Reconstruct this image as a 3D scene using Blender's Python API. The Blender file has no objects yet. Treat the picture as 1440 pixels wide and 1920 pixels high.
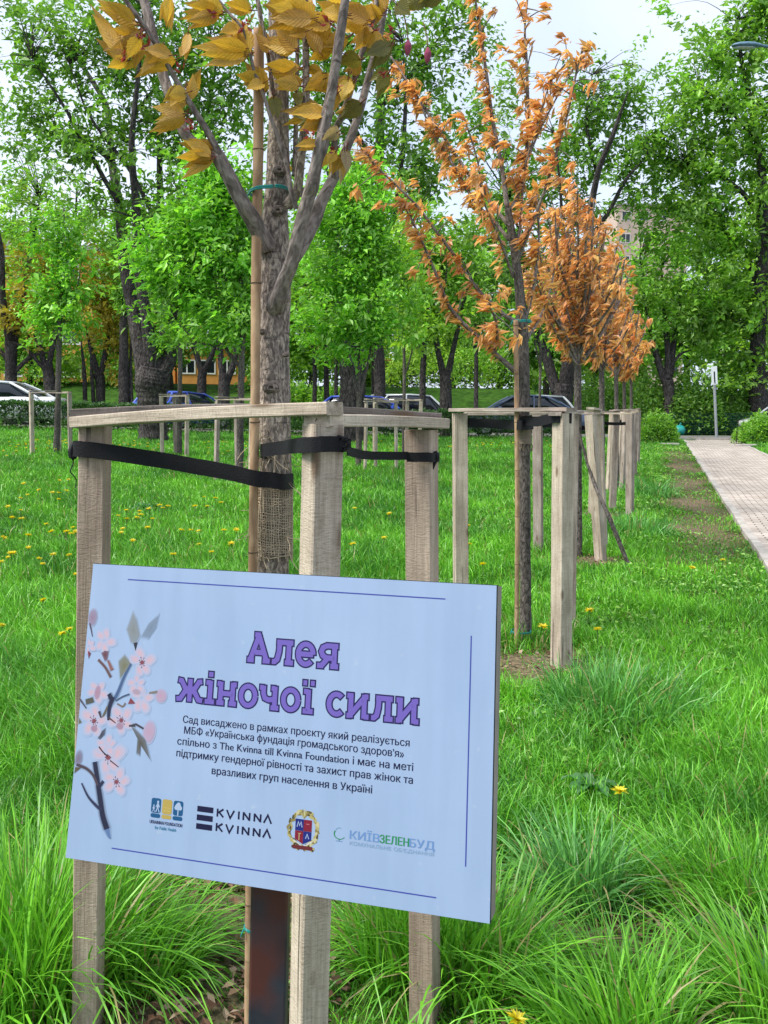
import bpy, math, random
import numpy as np
from mathutils import Matrix, Vector
SC = bpy.context.scene
COL = SC.collection
# ------------------------------------------------------------------ camera
FPX, CAMH = 1800.0, 1.4
PITCH, ROLL = math.radians(5.96), math.radians(0.7)
CM = Matrix.Rotation(math.pi/2-PITCH, 4, 'X') @ Matrix.Rotation(ROLL, 4, 'Z')
cd = bpy.data.cameras.new('camera'); cam = bpy.data.objects.new('camera', cd); COL.objects.link(cam)
cam.matrix_world = Matrix.Translation((0, 0, CAMH)) @ CM
cd.sensor_fit = 'VERTICAL'; cd.sensor_height = 36; cd.sensor_width = 27
cd.lens = 36*FPX/1920; cd.clip_start = .05; cd.clip_end = 2000
SC.camera = cam
# ------------------------------------------------------------------ sky, sun, exposure
SUN_EL, SUN_DIR = math.radians(52), Vector((-.62, -.22, .0))
w = bpy.data.worlds.new('World'); SC.world = w; w.use_nodes = True
nt = w.node_tree; nt.nodes.clear()
out = nt.nodes.new('ShaderNodeOutputWorld'); bg = nt.nodes.new('ShaderNodeBackground')
sky = nt.nodes.new('ShaderNodeTexSky'); sky.sky_type = 'NISHITA'; sky.sun_disc = False
sky.sun_elevation = SUN_EL; sky.sun_rotation = math.atan2(SUN_DIR.x, SUN_DIR.y); sky.dust_density = 2.5
tc = nt.nodes.new('ShaderNodeTexCoord'); no = nt.nodes.new('ShaderNodeTexNoise')
no.inputs['Scale'].default_value = 2.6; no.inputs['Detail'].default_value = 6
rp = nt.nodes.new('ShaderNodeValToRGB')
rp.color_ramp.elements[0].position = .35; rp.color_ramp.elements[0].color = (5.7, 6.6, 8.3, 1)
rp.color_ramp.elements[1].position = .7; rp.color_ramp.elements[1].color = (7.9, 8.5, 9.6, 1)
mx = nt.nodes.new('ShaderNodeMixRGB'); mx.inputs[0].default_value = .82
L = nt.links.new
L(tc.outputs['Generated'], no.inputs['Vector']); L(no.outputs['Fac'], rp.inputs[0])
L(sky.outputs[0], mx.inputs[1]); L(rp.outputs[0], mx.inputs[2]); L(mx.outputs[0], bg.inputs[0])
bg.inputs[1].default_value = .078; L(bg.outputs[0], out.inputs[0])
sl = bpy.data.lights.new('sun', 'SUN'); sl.energy = 2.9; sl.angle = math.radians(26); sl.color = (1, .95, .87)
so = bpy.data.objects.new('sun', sl); COL.objects.link(so); so.location = (0, 0, 30)
sd = Vector((SUN_DIR.x, SUN_DIR.y, 0)).normalized()*math.cos(SUN_EL) + Vector((0, 0, math.sin(SUN_EL)))
so.rotation_euler = sd.to_track_quat('Z', 'Y').to_euler()
SC.view_settings.view_transform = 'Standard'; SC.view_settings.look = 'None'
SC.view_settings.exposure = 1.0; SC.view_settings.gamma = 1
SC.cycles.max_bounces = 6; SC.cycles.diffuse_bounces = 3; SC.cycles.transmission_bounces = 4
SC.cycles.glossy_bounces = 2; SC.cycles.transparent_max_bounces = 4
# ------------------------------------------------------------------ helpers
RM = np.array(CM.to_3x3())
def P(px, py, D):                      # the world point seen at a photo pixel, D metres ahead
    r = RM @ np.array([(px-720)/FPX, (960-py)/FPX, -1.0])
    return r*(D/r[1]) + np.array([0, 0, CAMH])
def sst(a, b, x):
    t = np.clip((x-a)/(b-a), 0, 1); return t*t*(3-2*t)
def G(x, y):                           # height of the ground
    x = np.asarray(x, float); y = np.asarray(y, float)
    z = .0135*np.log1p(np.exp(np.clip((y-6)/1.5, -30, 30)))*1.5
    z = np.where(y > 40, z*0+.0135*34+0*y, z)
    z = z + .0125*np.maximum(0, -x-1)*sst(8, 20, y)*(1-sst(38, 46, y)*.6)
    return z + 2.45*sst(47, 60, y) + .018*np.sin(x*1.7+y*.6)*np.sin(y*1.1-x*.5)
def GP(px, py):                        # ground point under a pixel
    lo, hi = 1.0, 80.0
    r = RM @ np.array([(px-720)/FPX, (960-py)/FPX, -1.0]); r = r/r[1]
    for _ in range(50):
        m = (lo+hi)/2
        if CAMH+r[2]*m > float(G(r[0]*m, m)): lo = m
        else: hi = m
    return np.array([r[0]*lo, lo, float(G(r[0]*lo, lo))])
def S2L(c): 
    c = np.asarray(c, float)/255
    return np.where(c <= .04045, c/12.92, ((c+.055)/1.055)**2.4)
def cr(pts, n):                        # smooth curve through points (any dimension)
    p = np.asarray(pts, float)
    if len(p) < 3:
        return p[0]+(p[-1]-p[0])*np.linspace(0, 1, n)[:, None]
    q = np.vstack([2*p[0]-p[1], p, 2*p[-1]-p[-2]]); k = len(p)-1
    t = np.linspace(0, k, n); i = np.minimum(t.astype(int), k-1); u = (t-i)[:, None]
    a, b, c, d = q[i], q[i+1], q[i+2], q[i+3]
    return .5*((2*b)+(c-a)*u+(2*a-5*b+4*c-d)*u*u+(3*b-a-3*c+d)*u**3)
def nz(v): return v/np.maximum(np.linalg.norm(v, axis=-1, keepdims=True), 1e-9)
class MB:
    def __init__(s): s.v, s.c, s.t, s.f, s.n, s.mi = [], [], [], [], 0, []
    def add(s, v, faces, col=(1, 1, 1), T=None, mi=0):
        v = np.asarray(v, float).reshape(-1, 3); k = len(v)
        c = np.broadcast_to(np.asarray(col, float), (k, 3))
        s.v.append(v); s.c.append(c); s.t.append(np.zeros((k, 3)) if T is None else np.asarray(T, float))
        if isinstance(faces, np.ndarray): faces = [faces]
        for f in faces:
            f = np.asarray(f, int)
            if f.ndim == 1: f = f[None]
            s.f.append(f+s.n); s.mi.append(mi)
        s.n += k
    def build(s, name, mat, parent=None, smooth=False, loc=None):
        v = np.concatenate(s.v); o = np.zeros(3)
        p = parent
        while p is not None: o += np.array(p.location); p = p.parent
        if parent is None and loc is not None: o = np.array(loc, float)
        v = v-o
        me = bpy.data.meshes.new(name); me.vertices.add(len(v)); me.vertices.foreach_set('co', v.astype('f').ravel())
        li = np.concatenate([f.ravel() for f in s.f]); sz = np.concatenate([np.full(len(f), f.shape[1]) for f in s.f])
        me.loops.add(len(li)); me.loops.foreach_set('vertex_index', li.astype('i'))
        me.polygons.add(len(sz)); st = np.concatenate([[0], np.cumsum(sz)[:-1]])
        me.polygons.foreach_set('loop_start', st.astype('i'))
        try: me.polygons.foreach_set('loop_total', sz.astype('i'))
        except Exception: pass
        mats = mat if isinstance(mat, (list, tuple)) else [mat]
        for m in mats: me.materials.append(m)
        if len(mats) > 1:
            me.polygons.foreach_set('material_index', np.concatenate([np.full(len(f), m) for f, m in zip(s.f, s.mi)]).astype('i'))
        a = me.attributes.new('Col', 'FLOAT_COLOR', 'POINT')
        c = np.concatenate(s.c); a.data.foreach_set('color', np.c_[c, np.ones(len(c))].astype('f').ravel())
        a = me.attributes.new('T', 'FLOAT_VECTOR', 'POINT'); a.data.foreach_set('vector', np.concatenate(s.t).astype('f').ravel())
        me.polygons.foreach_set('use_smooth', np.full(len(sz), bool(smooth)))
        me.update(calc_edges=True); me.validate()
        ob = bpy.data.objects.new(name, me); COL.objects.link(ob); ob.location = o if parent is None else (0, 0, 0)
        if parent is not None: ob.parent = parent
        return ob
    # ---- shapes
    def tube(s, pts, rad, k=8, n=None, col=(1, 1, 1), rough=0, seed=0, cap=True):
        pts = np.asarray(pts, float)
        if n:
            q = cr(np.c_[pts, np.broadcast_to(rad, len(pts))], n); pts, rad = q[:, :3], q[:, 3]
        m = len(pts); rad = np.maximum(np.broadcast_to(np.asarray(rad, float), m), 1e-4)
        t = nz(np.gradient(pts, axis=0)); ref = np.where(np.abs(t[:, :1]) > .9, [[0, 1., 0]], [[1., 0, 0]])
        a = nz(np.cross(t, ref)); b = np.cross(t, a)
        an = np.linspace(0, 2*np.pi, k, endpoint=False)
        rr = np.broadcast_to(rad[:, None], (m, k)).copy()
        if rough:
            g = np.random.default_rng(seed); ph = g.uniform(0, 6.3, 8)
            le = np.r_[0, np.cumsum(np.linalg.norm(np.diff(pts, axis=0), axis=1))][:, None]
            r0 = rad.max()
            f = sum(np.sin(an*j+ph[j]+le/r0*(.35+.3*j)) / j for j in (1, 2, 3, 5))
            rr *= 1+rough*(f*.5+g.normal(0, .35, (m, k)))
        v = pts[:, None]+rr[..., None]*(np.cos(an)[:, None]*a[:, None]+np.sin(an)[:, None]*b[:, None])
        i = np.arange(m-1)[:, None]*k; j = np.arange(k); j2 = (j+1) % k
        f = np.stack([i+j, i+j2, i+k+j2, i+k+j], -1).reshape(-1, 4)
        le = np.r_[0, np.cumsum(np.linalg.norm(np.diff(pts, axis=0), axis=1))]
        T = np.stack([np.cos(an)*rad[:, None], np.sin(an)*rad[:, None], np.broadcast_to(le[:, None], (m, k))], -1).reshape(-1, 3)
        fs = [f]
        if cap: fs += [np.arange(k)[::-1], np.arange(k)+(m-1)*k]
        s.add(v.reshape(-1, 3), fs, col, T)
    def beam(s, p0, p1, w, h, up=(0, 0, 1), ch=.003, n=10, jit=.0, col=(1, 1, 1), seed=0, bow=0):
        p0 = np.asarray(p0, float); p1 = np.asarray(p1, float); ax = nz(p1-p0); ln = np.linalg.norm(p1-p0)
        u = np.asarray(up, float); u = nz(u-ax*(u@ax)); sd_ = np.cross(ax, u)
        x, y, c = w/2, h/2, min(ch, w/4, h/4)
        pr = np.array([(x, -y+c), (x, y-c), (x-c, y), (-x+c, y), (-x, y-c), (-x, -y+c), (-x+c, -y), (x-c, -y)])
        g = np.random.default_rng(seed); tt = np.linspace(0, 1, n)
        cen = p0+(p1-p0)*tt[:, None]+u*(bow*np.sin(np.pi*tt))[:, None]
        sc = 1+g.normal(0, jit, (n, 1, 2)) if jit else np.ones((n, 1, 2))
        q = pr[None]*sc
        v = cen[:, None]+q[..., :1]*sd_+q[..., 1:]*u
        k = 8; i = np.arange(n-1)[:, None]*k; j = np.arange(k); j2 = (j+1) % k
        f = np.stack([i+j, i+j2, i+k+j2, i+k+j], -1).reshape(-1, 4)
        off = g.uniform(0, 5, 3)
        T = np.concatenate([np.broadcast_to(q, (n, k, 2)), np.broadcast_to((tt*ln)[:, None, None], (n, k, 1))], -1).reshape(-1, 3)+off
        s.add(v.reshape(-1, 3), [f, np.arange(k)[::-1], np.arange(k)+(n-1)*k], col, T)
    def box(s, lo, hi, col=(1, 1, 1)):
        (a, b, c), (d, e, f) = lo, hi
        v = [(a, b, c), (d, b, c), (d, e, c), (a, e, c), (a, b, f), (d, b, f), (d, e, f), (a, e, f)]
        s.add(v, [np.array([(3, 2, 1, 0), (4, 5, 6, 7), (0, 1, 5, 4), (1, 2, 6, 5), (2, 3, 7, 6), (3, 0, 4, 7)])], col, np.array(v))
    def ribbon(s, c0, c1, col=(1, 1, 1), th=.0015):      # a band between two edge curves, with thickness
        c0 = np.asarray(c0, float); c1 = np.asarray(c1, float); m = len(c0)
        nn = nz(np.cross(np.gradient((c0+c1)/2, axis=0), c1-c0))*th
        v = np.concatenate([c0, c1, c0+nn, c1+nn]); i = np.arange(m-1)
        f = np.concatenate([np.stack([i+a, i+1+a, i+1+b, i+b], -1) for a, b in ((0, m), (m, 3*m), (3*m, 2*m), (2*m, 0))])
        le = np.r_[0, np.cumsum(np.linalg.norm(np.diff(c0, axis=0), axis=1))]
        s.add(v, [f], col, np.c_[np.repeat([0, .02, 0, .02], m), np.zeros(4*m), np.tile(le, 4)])
    def leaves(s, pos, d, nrm, L_, W_, col, fold=.25, curl=.0):   # many folded leaf blades at once
        pos = np.asarray(pos, float); k = len(pos); d = nz(d); sd_ = nz(np.cross(d, nrm)); nn = np.cross(sd_, d)
        L_ = np.broadcast_to(L_, k)[:, None]; W_ = np.broadcast_to(W_, k)[:, None]
        v = np.stack([pos, pos+d*L_*.45+sd_*W_*.5+nn*W_*fold, pos+d*L_-nn*L_*curl, pos+d*L_*.45-sd_*W_*.5+nn*W_*fold], 1)
        b = np.arange(k)*4
        s.add(v.reshape(-1, 3), [np.concatenate([np.stack([b, b+1, b+2], -1), np.stack([b, b+2, b+3], -1)])], np.repeat(np.broadcast_to(col, (k, 3)), 4, 0))
    def grid(s, X, col=(1, 1, 1), T=None):
        m, k = X.shape[:2]; i = np.arange(m-1)[:, None]*k; j = np.arange(k-1)
        s.add(X.reshape(-1, 3), [np.stack([i+j, i+j+1, i+k+j+1, i+k+j], -1).reshape(-1, 4)], col, T)
def tag(o, label=None, cat=None, group=None, kind=None):
    if label: o['label'] = label
    if cat: o['category'] = cat
    if group: o['group'] = group
    if kind: o['kind'] = kind
    return o
def thing(name, loc, label, cat, group=None):
    o = bpy.data.objects.new(name, None); COL.objects.link(o); o.location = loc; o.empty_display_size = .2
    return tag(o, label, cat, group)
def copy_tree(o, parent=None):
    c = o.copy(); COL.objects.link(c); c.parent = parent
    for ch in [q for q in bpy.data.objects if q.parent == o]: copy_tree(ch, c)
    return c
# ------------------------------------------------------------------ materials
def mat(name, rough=.8, spec=.3):
    m = bpy.data.materials.new(name); m.use_nodes = True; n = m.node_tree
    b = n.nodes['Principled BSDF']; b.inputs['Roughness'].default_value = rough; b.inputs['Specular IOR Level'].default_value = spec
    return m, n, b
def N(n, t, **k):
    x = n.nodes.new('ShaderNode'+t)
    for a, v in k.items():
        if a in x.inputs: x.inputs[a].default_value = v
        else: setattr(x, a, v)
    return x
def ramp(n, src, stops):
    r = N(n, 'ValToRGB'); e = r.color_ramp.elements
    while len(e) < len(stops): e.new(.5)
    for q, (p, c) in zip(e, stops): q.position = p; q.color = (*c[:3], 1)
    n.links.new(src, r.inputs[0]); return r.outputs[0]
def mixc(n, a, b, fac, mode='MIX'):
    x = N(n, 'MixRGB', blend_type=mode)
    for i, s in ((0, fac), (1, a), (2, b)):
        if isinstance(s, (int, float)): x.inputs[i].default_value = s
        elif isinstance(s, (tuple, list, np.ndarray)): x.inputs[i].default_value = (*s[:3], 1)
        else: n.links.new(s, x.inputs[i])
    return x.outputs[0]
def noise(n, vec, scale, detail=4, sc3=None, dist=0):
    if sc3:
        mp = N(n, 'Mapping'); mp.inputs['Scale'].default_value = sc3; n.links.new(vec, mp.inputs[0]); vec = mp.outputs[0]
    t = N(n, 'TexNoise', Scale=scale, Detail=detail, Distortion=dist); n.links.new(vec, t.inputs['Vector']); return t.outputs['Fac']
def bump(n, b, h, strength=.5, dist=.01):
    x = N(n, 'Bump', Strength=strength, Distance=dist); n.links.new(h, x.inputs['Height']); n.links.new(x.outputs[0], b.inputs['Normal'])
def attr(n, name, o='Vector'): return N(n, 'Attribute', attribute_name=name).outputs[o]
def leaf_mat(name, trans=.5, rough=.5, gl=.06):
    m = bpy.data.materials.new(name); m.use_nodes = True; n = m.node_tree; n.nodes.clear()
    c = attr(n, 'Col', 'Color'); d = N(n, 'BsdfDiffuse'); t = N(n, 'BsdfTranslucent'); g = N(n, 'BsdfGlossy', Roughness=rough)
    tcol = mixc(n, c, (1.0, 1.0, .55), .8, 'MULTIPLY')
    n.links.new(c, d.inputs[0]); n.links.new(tcol, t.inputs[0])
    a = N(n, 'MixShader'); a.inputs[0].default_value = trans; n.links.new(d.outputs[0], a.inputs[1]); n.links.new(t.outputs[0], a.inputs[2])
    b = N(n, 'MixShader'); b.inputs[0].default_value = gl; n.links.new(a.outputs[0], b.inputs[1]); n.links.new(g.outputs[0], b.inputs[2])
    o = N(n, 'OutputMaterial'); n.links.new(b.outputs[0], o.inputs[0]); return m
def vein_leaf():
    m = leaf_mat('near_bronze_leaf', .48, .5, .035); n = m.node_tree; T = attr(n, 'T'); sx = N(n, 'SeparateXYZ'); n.links.new(T, sx.inputs[0])
    ab = N(n, 'Math', operation='ABSOLUTE'); n.links.new(sx.outputs[1], ab.inputs[0]); ma = N(n, 'Math', operation='MULTIPLY_ADD'); n.links.new(ab.outputs[0], ma.inputs[0]); ma.inputs[1].default_value = -.22; n.links.new(sx.outputs[0], ma.inputs[2])
    fr = N(n, 'Math', operation='MULTIPLY'); n.links.new(ma.outputs[0], fr.inputs[0]); fr.inputs[1].default_value = 62; sn = N(n, 'Math', operation='SINE'); n.links.new(fr.outputs[0], sn.inputs[0])
    bw = N(n, 'Bump', Strength=.25, Distance=.001); n.links.new(sn.outputs[0], bw.inputs['Height'])
    vc = ramp(n, sn.outputs[0], [(.0, (1, 1, 1)), (.8, (1, 1, 1)), (1.0, (.84, .8, .74))]); mot = ramp(n, noise(n, T, 6, 4), [(.35, (.8, .85, .8)), (.65, (1.15, 1.1, 1.1))])
    for x in list(n.nodes):
        if x.type in ('BSDF_DIFFUSE', 'BSDF_TRANSLUCENT'):
            src = x.inputs[0].links[0].from_socket; n.links.new(mixc(n, mixc(n, src, vc, 1.0, 'MULTIPLY'), mot, .8, 'MULTIPLY'), x.inputs[0]); n.links.new(bw.outputs[0], x.inputs['Normal'])
        if x.type == 'BSDF_GLOSSY': n.links.new(bw.outputs[0], x.inputs['Normal'])
    return m
LEAF = leaf_mat('leaf'); BRONZE = vein_leaf(); GRASS = leaf_mat('grass_blade', .27, .45, .05); COPPER = leaf_mat('copper_leaf', .5, .45, .06)
def wood_mat(name, ca, cb, saw=.35):
    m, n, b = mat(name, .85, .2); T = attr(n, 'T')
    g = noise(n, T, 1, 5, (140, 140, 6), 1.4); g2 = noise(n, T, 1, 3, (18, 18, 2.2))
    c = ramp(n, g, [(.3, ca), (.7, cb)]); c = mixc(n, c, ramp(n, g2, [(.35, (.6, .55, .52)), (.65, (1.05, 1.02, 1))]), .8, 'MULTIPLY')
    sw = noise(n, T, 1, 4, (45, 45, 170), 1.6); c = mixc(n, c, ramp(n, sw, [(.36, (.5, .47, .45)), (.5, (1, 1, 1))]), saw, 'MULTIPLY')
    ck = noise(n, T, 1, 3, (55, 55, 1.6), .4); c = mixc(n, c, (.05, .042, .036), ramp(n, ck, [(.30, (.9, .9, .9)), (.335, (0, 0, 0))]))
    bl = noise(n, T, 6, 5); c = mixc(n, c, ramp(n, bl, [(.35, (.72, .69, .66)), (.6, (1.04, 1.03, 1.02))]), .7, 'MULTIPLY')
    v = N(n, 'TexVoronoi', Scale=1.0); mp = N(n, 'Mapping'); mp.inputs['Scale'].default_value = (13, 13, 4.2)
    n.links.new(T, mp.inputs[0]); n.links.new(mp.outputs[0], v.inputs['Vector'])
    c = mixc(n, c, (.12, .075, .045), ramp(n, v.outputs['Distance'], [(.07, (.8, .8, .8)), (.17, (0, 0, 0))]), 'MIX')
    n.links.new(c, b.inputs['Base Color'])
    h = N(n, 'Math', operation='ADD'); n.links.new(g, h.inputs[0]); n.links.new(sw, h.inputs[1]); bump(n, b, h.outputs[0], .5, .004); return m
W_GREY = wood_mat('weathered_wood', (.27, .235, .21), (.47, .42, .37))
W_CREAM = wood_mat('pale_sawn_wood', (.42, .37, .30), (.62, .56, .47))
W_BROWN = wood_mat('brown_wood', (.35, .285, .23), (.52, .44, .365), .18)
W_DARK = wood_mat('dark_weathered_wood', (.11, .10, .095), (.24, .215, .20))
def bark_mat(name, ca, cb, cc, sc=1.0, bs=.8):
    m, n, b = mat(name, .9, .15); T = attr(n, 'T')
    a = noise(n, T, 1, 6, (150*sc, 150*sc, 60*sc), .8); l = noise(n, T, 1, 3, (8*sc, 8*sc, 4*sc))
    le = noise(n, T, 1, 3, (16*sc, 16*sc, 120*sc))
    c = ramp(n, a, [(.36, ca), (.5, cb), (.62, cc)]); c = mixc(n, c, ramp(n, l, [(.3, (.5, .47, .5)), (.65, (1.15, 1.1, 1.05))]), .8, 'MULTIPLY')
    c = mixc(n, c, (.05, .04, .035), ramp(n, le, [(.62, (0, 0, 0)), (.72, (.8, .8, .8))]))
    n.links.new(c, b.inputs['Base Color']); bump(n, b, a, bs, .012/sc); return m
BARK1 = bark_mat('cherry_bark', (.12, .102, .092), (.25, .215, .185), (.46, .40, .335), 1.0, .8)
BARKB = bark_mat('smooth_branch_bark', (.11, .094, .085), (.21, .183, .168), (.32, .285, .262), .6, .4)
BARK2 = bark_mat('old_tree_bark', (.028, .026, .026), (.068, .063, .062), (.12, .112, .104), .12, 1)
BARK3 = bark_mat('young_tree_bark', (.06, .055, .05), (.12, .11, .10), (.18, .165, .15), .4)
def plain(name, c, rough=.6, spec=.3, metal=0, var=.25, sc=20, bmp=0):
    m, n, b = mat(name, rough, spec); b.inputs['Metallic'].default_value = metal
    tcn = N(n, 'TexCoord'); f = noise(n, tcn.outputs['Object'], sc, 5)
    n.links.new(mixc(n, c, ramp(n, f, [(.3, (1-var,)*3), (.7, (1+var*.4,)*3)]), 1.0, 'MULTIPLY'), b.inputs['Base Color'])
    if bmp: bump(n, b, f, bmp, .01)
    return m
STRAP = plain('black_webbing', (.008, .008, .011), .7, .25, 0, .3, 400, .3)
TIE = plain('teal_tie', (.01, .22, .20), .4, .4)
def vcol_mat(name, rough=.5, spec=.3, coat=0):
    m, n, b = mat(name, rough, spec); n.links.new(attr(n, 'Col', 'Color'), b.inputs['Base Color']); b.inputs['Coat Weight'].default_value = coat; return m
VC = vcol_mat('coloured_matt', .8, .15); PRINT = vcol_mat('printed_ink', .45, .3)
FIBRE = vcol_mat('raffia_fibre', .9, .1)
GQ = 1.0
# ------------------------------------------------------------------ ground, path, street
PX0, PSL, PW = 3.86-.283*9.66, .283, 1.95          # left edge of the brick path: x = PX0 + PSL*y
def path_u(x, y): return x-(PX0+PSL*y)
def soil_mask(x, y):                               # where the turf is thin: 0..1
    x = np.asarray(x, float); y = np.asarray(y, float)
    m = np.zeros_like(x+y)
    for cx, cy, r in SOIL: m = np.maximum(m, 1-sst(r*.45, r, np.hypot((x-cx)/1.25, y-cy)+.12*np.sin(9*x+3*y)*np.sin(8*y-2*x)*1.2))
    u = path_u(x, y); s = (1-sst(.22, .62, np.abs(u+.5+.12*np.sin(2.3*y)+.08*np.sin(5.1*y+1))))*np.clip(.92+.28*np.sin(y*1.15+1.3*np.sin(y*.43)+x), 0, 1)
    return np.maximum(m, s*sst(7, 12, y)*(1-sst(26, 34, y)))
SOIL = [(*GP(410, 1740)[:2], .42), (*GP(1010, 1755)[:2], .42), (*GP(1240, 1810)[:2], .36), (*GP(420, 1880)[:2], .22), (*GP(985, 1250)[:2], .5), (*GP(1105, 1052)[:2], .38), (*GP(300, 1650)[:2], .2)]
SOIL += [(2.86, 12.6, .4), (3.86, 16, .4), (4.88, 19.5, .4)]
xs = np.r_[np.linspace(-140, -30, 12), np.linspace(-28, 34, 125), np.linspace(36, 140, 12)]
ys = np.r_[np.linspace(-14, 0, 6), np.linspace(.4, 14, 70), np.linspace(14.5, 66, 104), np.linspace(70, 900, 12)]
X, Y = np.meshgrid(xs, ys); Z = G(X, Y)-.02*(np.abs(path_u(X, Y)-PW/2) < PW/2+.6)*(Y < 37.5)-.03*((Y > 38.6) & (Y < 46))
gm = MB(); gm.grid(np.stack([X, Y, Z], -1), np.repeat(soil_mask(X, Y).reshape(-1, 1), 3, 1))
m, n, b = mat('turf_soil', .95, .1); tcn = N(n, 'TexCoord').outputs['Object']
f1 = noise(n, tcn, 3, 6); f2 = noise(n, tcn, 40, 5); f3 = noise(n, tcn, .35, 3)
gr = ramp(n, f1, [(.35, (.022, .058, .009)), (.65, (.05, .125, .016))]); gr = mixc(n, gr, ramp(n, f3, [(.4, (.75, .8, .7)), (.6, (1.2, 1.15, 1.1))]), 1, 'MULTIPLY')
soil = ramp(n, f2, [(.35, (.07, .05, .035)), (.55, (.17, .125, .085)), (.7, (.30, .24, .15))])
n.links.new(mixc(n, gr, soil, attr(n, 'Col', 'Fac')), b.inputs['Base Color']); bump(n, b, f2, .6, .03)
tag(gm.build('ground', m, smooth=True), kind='structure')
def strip(name, material, u0, u1, y0, y1, dz, thick=0, n=90):
    mb = MB(); yy = np.linspace(y0, y1, n); rows = []
    for q in np.linspace(u0, u1, 5): rows.append(np.stack([PX0+PSL*yy+q, yy, G(PX0+PSL*yy+PW/2, yy)+dz], -1))
    top = np.stack(rows, 1)
    T = np.stack([np.broadcast_to(np.linspace(u0, u1, 5), (n, 5)), np.broadcast_to((yy*1.04)[:, None], (n, 5)), np.zeros((n, 5))], -1).reshape(-1, 3)
    mb.grid(top, (1, 1, 1), T)
    if thick:
        for c in (0, 4):
            e = top[:, c]; mb.grid(np.stack([e, e-[0, 0, thick]], 1), (1, 1, 1), np.repeat(T.reshape(n, 5, 3)[:, c], 2, 0))
    return tag(mb.build(name, material), kind='structure')
m, n, b = mat('brick_paving', .9, .15); T = attr(n, 'T')
br = N(n, 'TexBrick', Scale=1.0, offset=.5); br.inputs['Mortar Size'].default_value = .009; br.inputs['Brick Width'].default_value = .2; br.inputs['Row Height'].default_value = .1
br.inputs['Color1'].default_value = (.42, .375, .325, 1); br.inputs['Color2'].default_value = (.53, .48, .425, 1); br.inputs['Mortar'].default_value = (.12, .10, .085, 1)
n.links.new(T, br.inputs['Vector']); c = mixc(n, br.outputs[0], ramp(n, noise(n, T, 2.2, 6), [(.3, (.72, .7, .68)), (.7, (1.12, 1.1, 1.1))]), 1, 'MULTIPLY')
n.links.new(c, b.inputs['Base Color']); bump(n, b, br.outputs['Fac'], -.3, .01)
strip('path', m, 0, PW, -6, 38.5, .012)
CONC = plain('concrete_kerb', (.42, .39, .35), .9, .15, 0, .35, 6, .2)
strip('path_kerb_left', CONC, -.1, -.004, -6, 37.6, .03, .12); strip('path_kerb_right', CONC, PW+.004, PW+.1, -6, 37.6, .03, .12)
ASPH = plain('asphalt', (.15, .145, .14), .9, .2, 0, .3, 3)
mb = MB(); xx = np.linspace(-60, 60, 90); yy = np.linspace(38.9, 45.5, 8); X, Y = np.meshgrid(xx, yy); mb.grid(np.stack([X, Y, G(X, Y)+.01], -1))
tag(mb.build('road', ASPH), kind='structure')
mb = MB(); yy = np.array([38.55, 38.75])
for a, bq in ((.0, .09),):
    xx = np.linspace(-60, 60, 90); q = np.stack([np.stack([xx, xx*0+y, G(xx, xx*0+38.6)+z], -1) for y, z in ((38.5, -.02), (38.5, .09), (38.68, .09), (38.68, -.02))], 1); mb.grid(q)
tag(mb.build('road_kerb', CONC), kind='structure')
PALE = plain('pale_pavement', (.55, .52, .49), .9, .1, 0, .2, 4)
mb = MB(); xx = np.linspace(-70, 18, 60); yy = np.linspace(60.2, 64, 5); X, Y = np.meshgrid(xx, yy); mb.grid(np.stack([X, Y, G(X, Y)+.02], -1))
tag(mb.build('pavement', PALE), kind='structure')
# ------------------------------------------------------------------ grass
rng = np.random.default_rng(7)
def blades(mb, pos, h, wd, lean, col, lv=3):
    k = len(pos); t = np.linspace(0, 1, lv+1); ph = rng.uniform(0, 6.283, k)
    ld = np.stack([np.cos(ph), np.sin(ph), 0*ph], -1) if lean.ndim == 1 else lean
    la = np.linalg.norm(ld, axis=1, keepdims=True) if lean.ndim > 1 else lean[:, None]
    ld = nz(ld); fa = rng.uniform(0, 6.283, k); sd_ = np.stack([np.cos(fa), np.sin(fa), 0*fa], -1)
    rows = []
    for i, q in enumerate(t):
        a = la[:, 0]*q*1.15
        c = pos+np.stack([ld[:, 0]*h*q*np.sin(a), ld[:, 1]*h*q*np.sin(a), h*q*np.cos(a)*np.where(a > 1.2, .9, 1)], -1)
        if i < lv:
            ww = (wd*(1-.75*q**1.6)/2)[:, None]; rows += [c-sd_*ww, c+sd_*ww]
        else: rows.append(c)
    v = np.stack(rows, 1); nv = 2*lv+1; b = np.arange(k)*nv; fs = []
    for i in range(lv-1): fs.append(np.stack([b+2*i, b+2*i+1, b+2*i+3, b+2*i+2], -1))
    fs = [np.concatenate(fs)]+[np.stack([b+2*lv-2, b+2*lv-1, b+2*lv], -1)]
    tip = np.linspace(.0, 1, nv)[None, :, None]
    cc = np.broadcast_to(col[:, None], (k, nv, 3))
    mb.add(v.reshape(-1, 3), fs, cc.reshape(-1, 3))
def fbm(x, y, s, seed=0):
    g = np.random.default_rng(seed); r = 0*x
    for o in range(4):
        a, p, q = g.uniform(0, 6.28, 3); fr = s*1.9**o
        r = r+np.sin((x*np.cos(a)+y*np.sin(a))*fr+p+1.7*np.sin((y*np.cos(a)-x*np.sin(a))*fr*.7+q))/1.5**o
    return r/2.2
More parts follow.
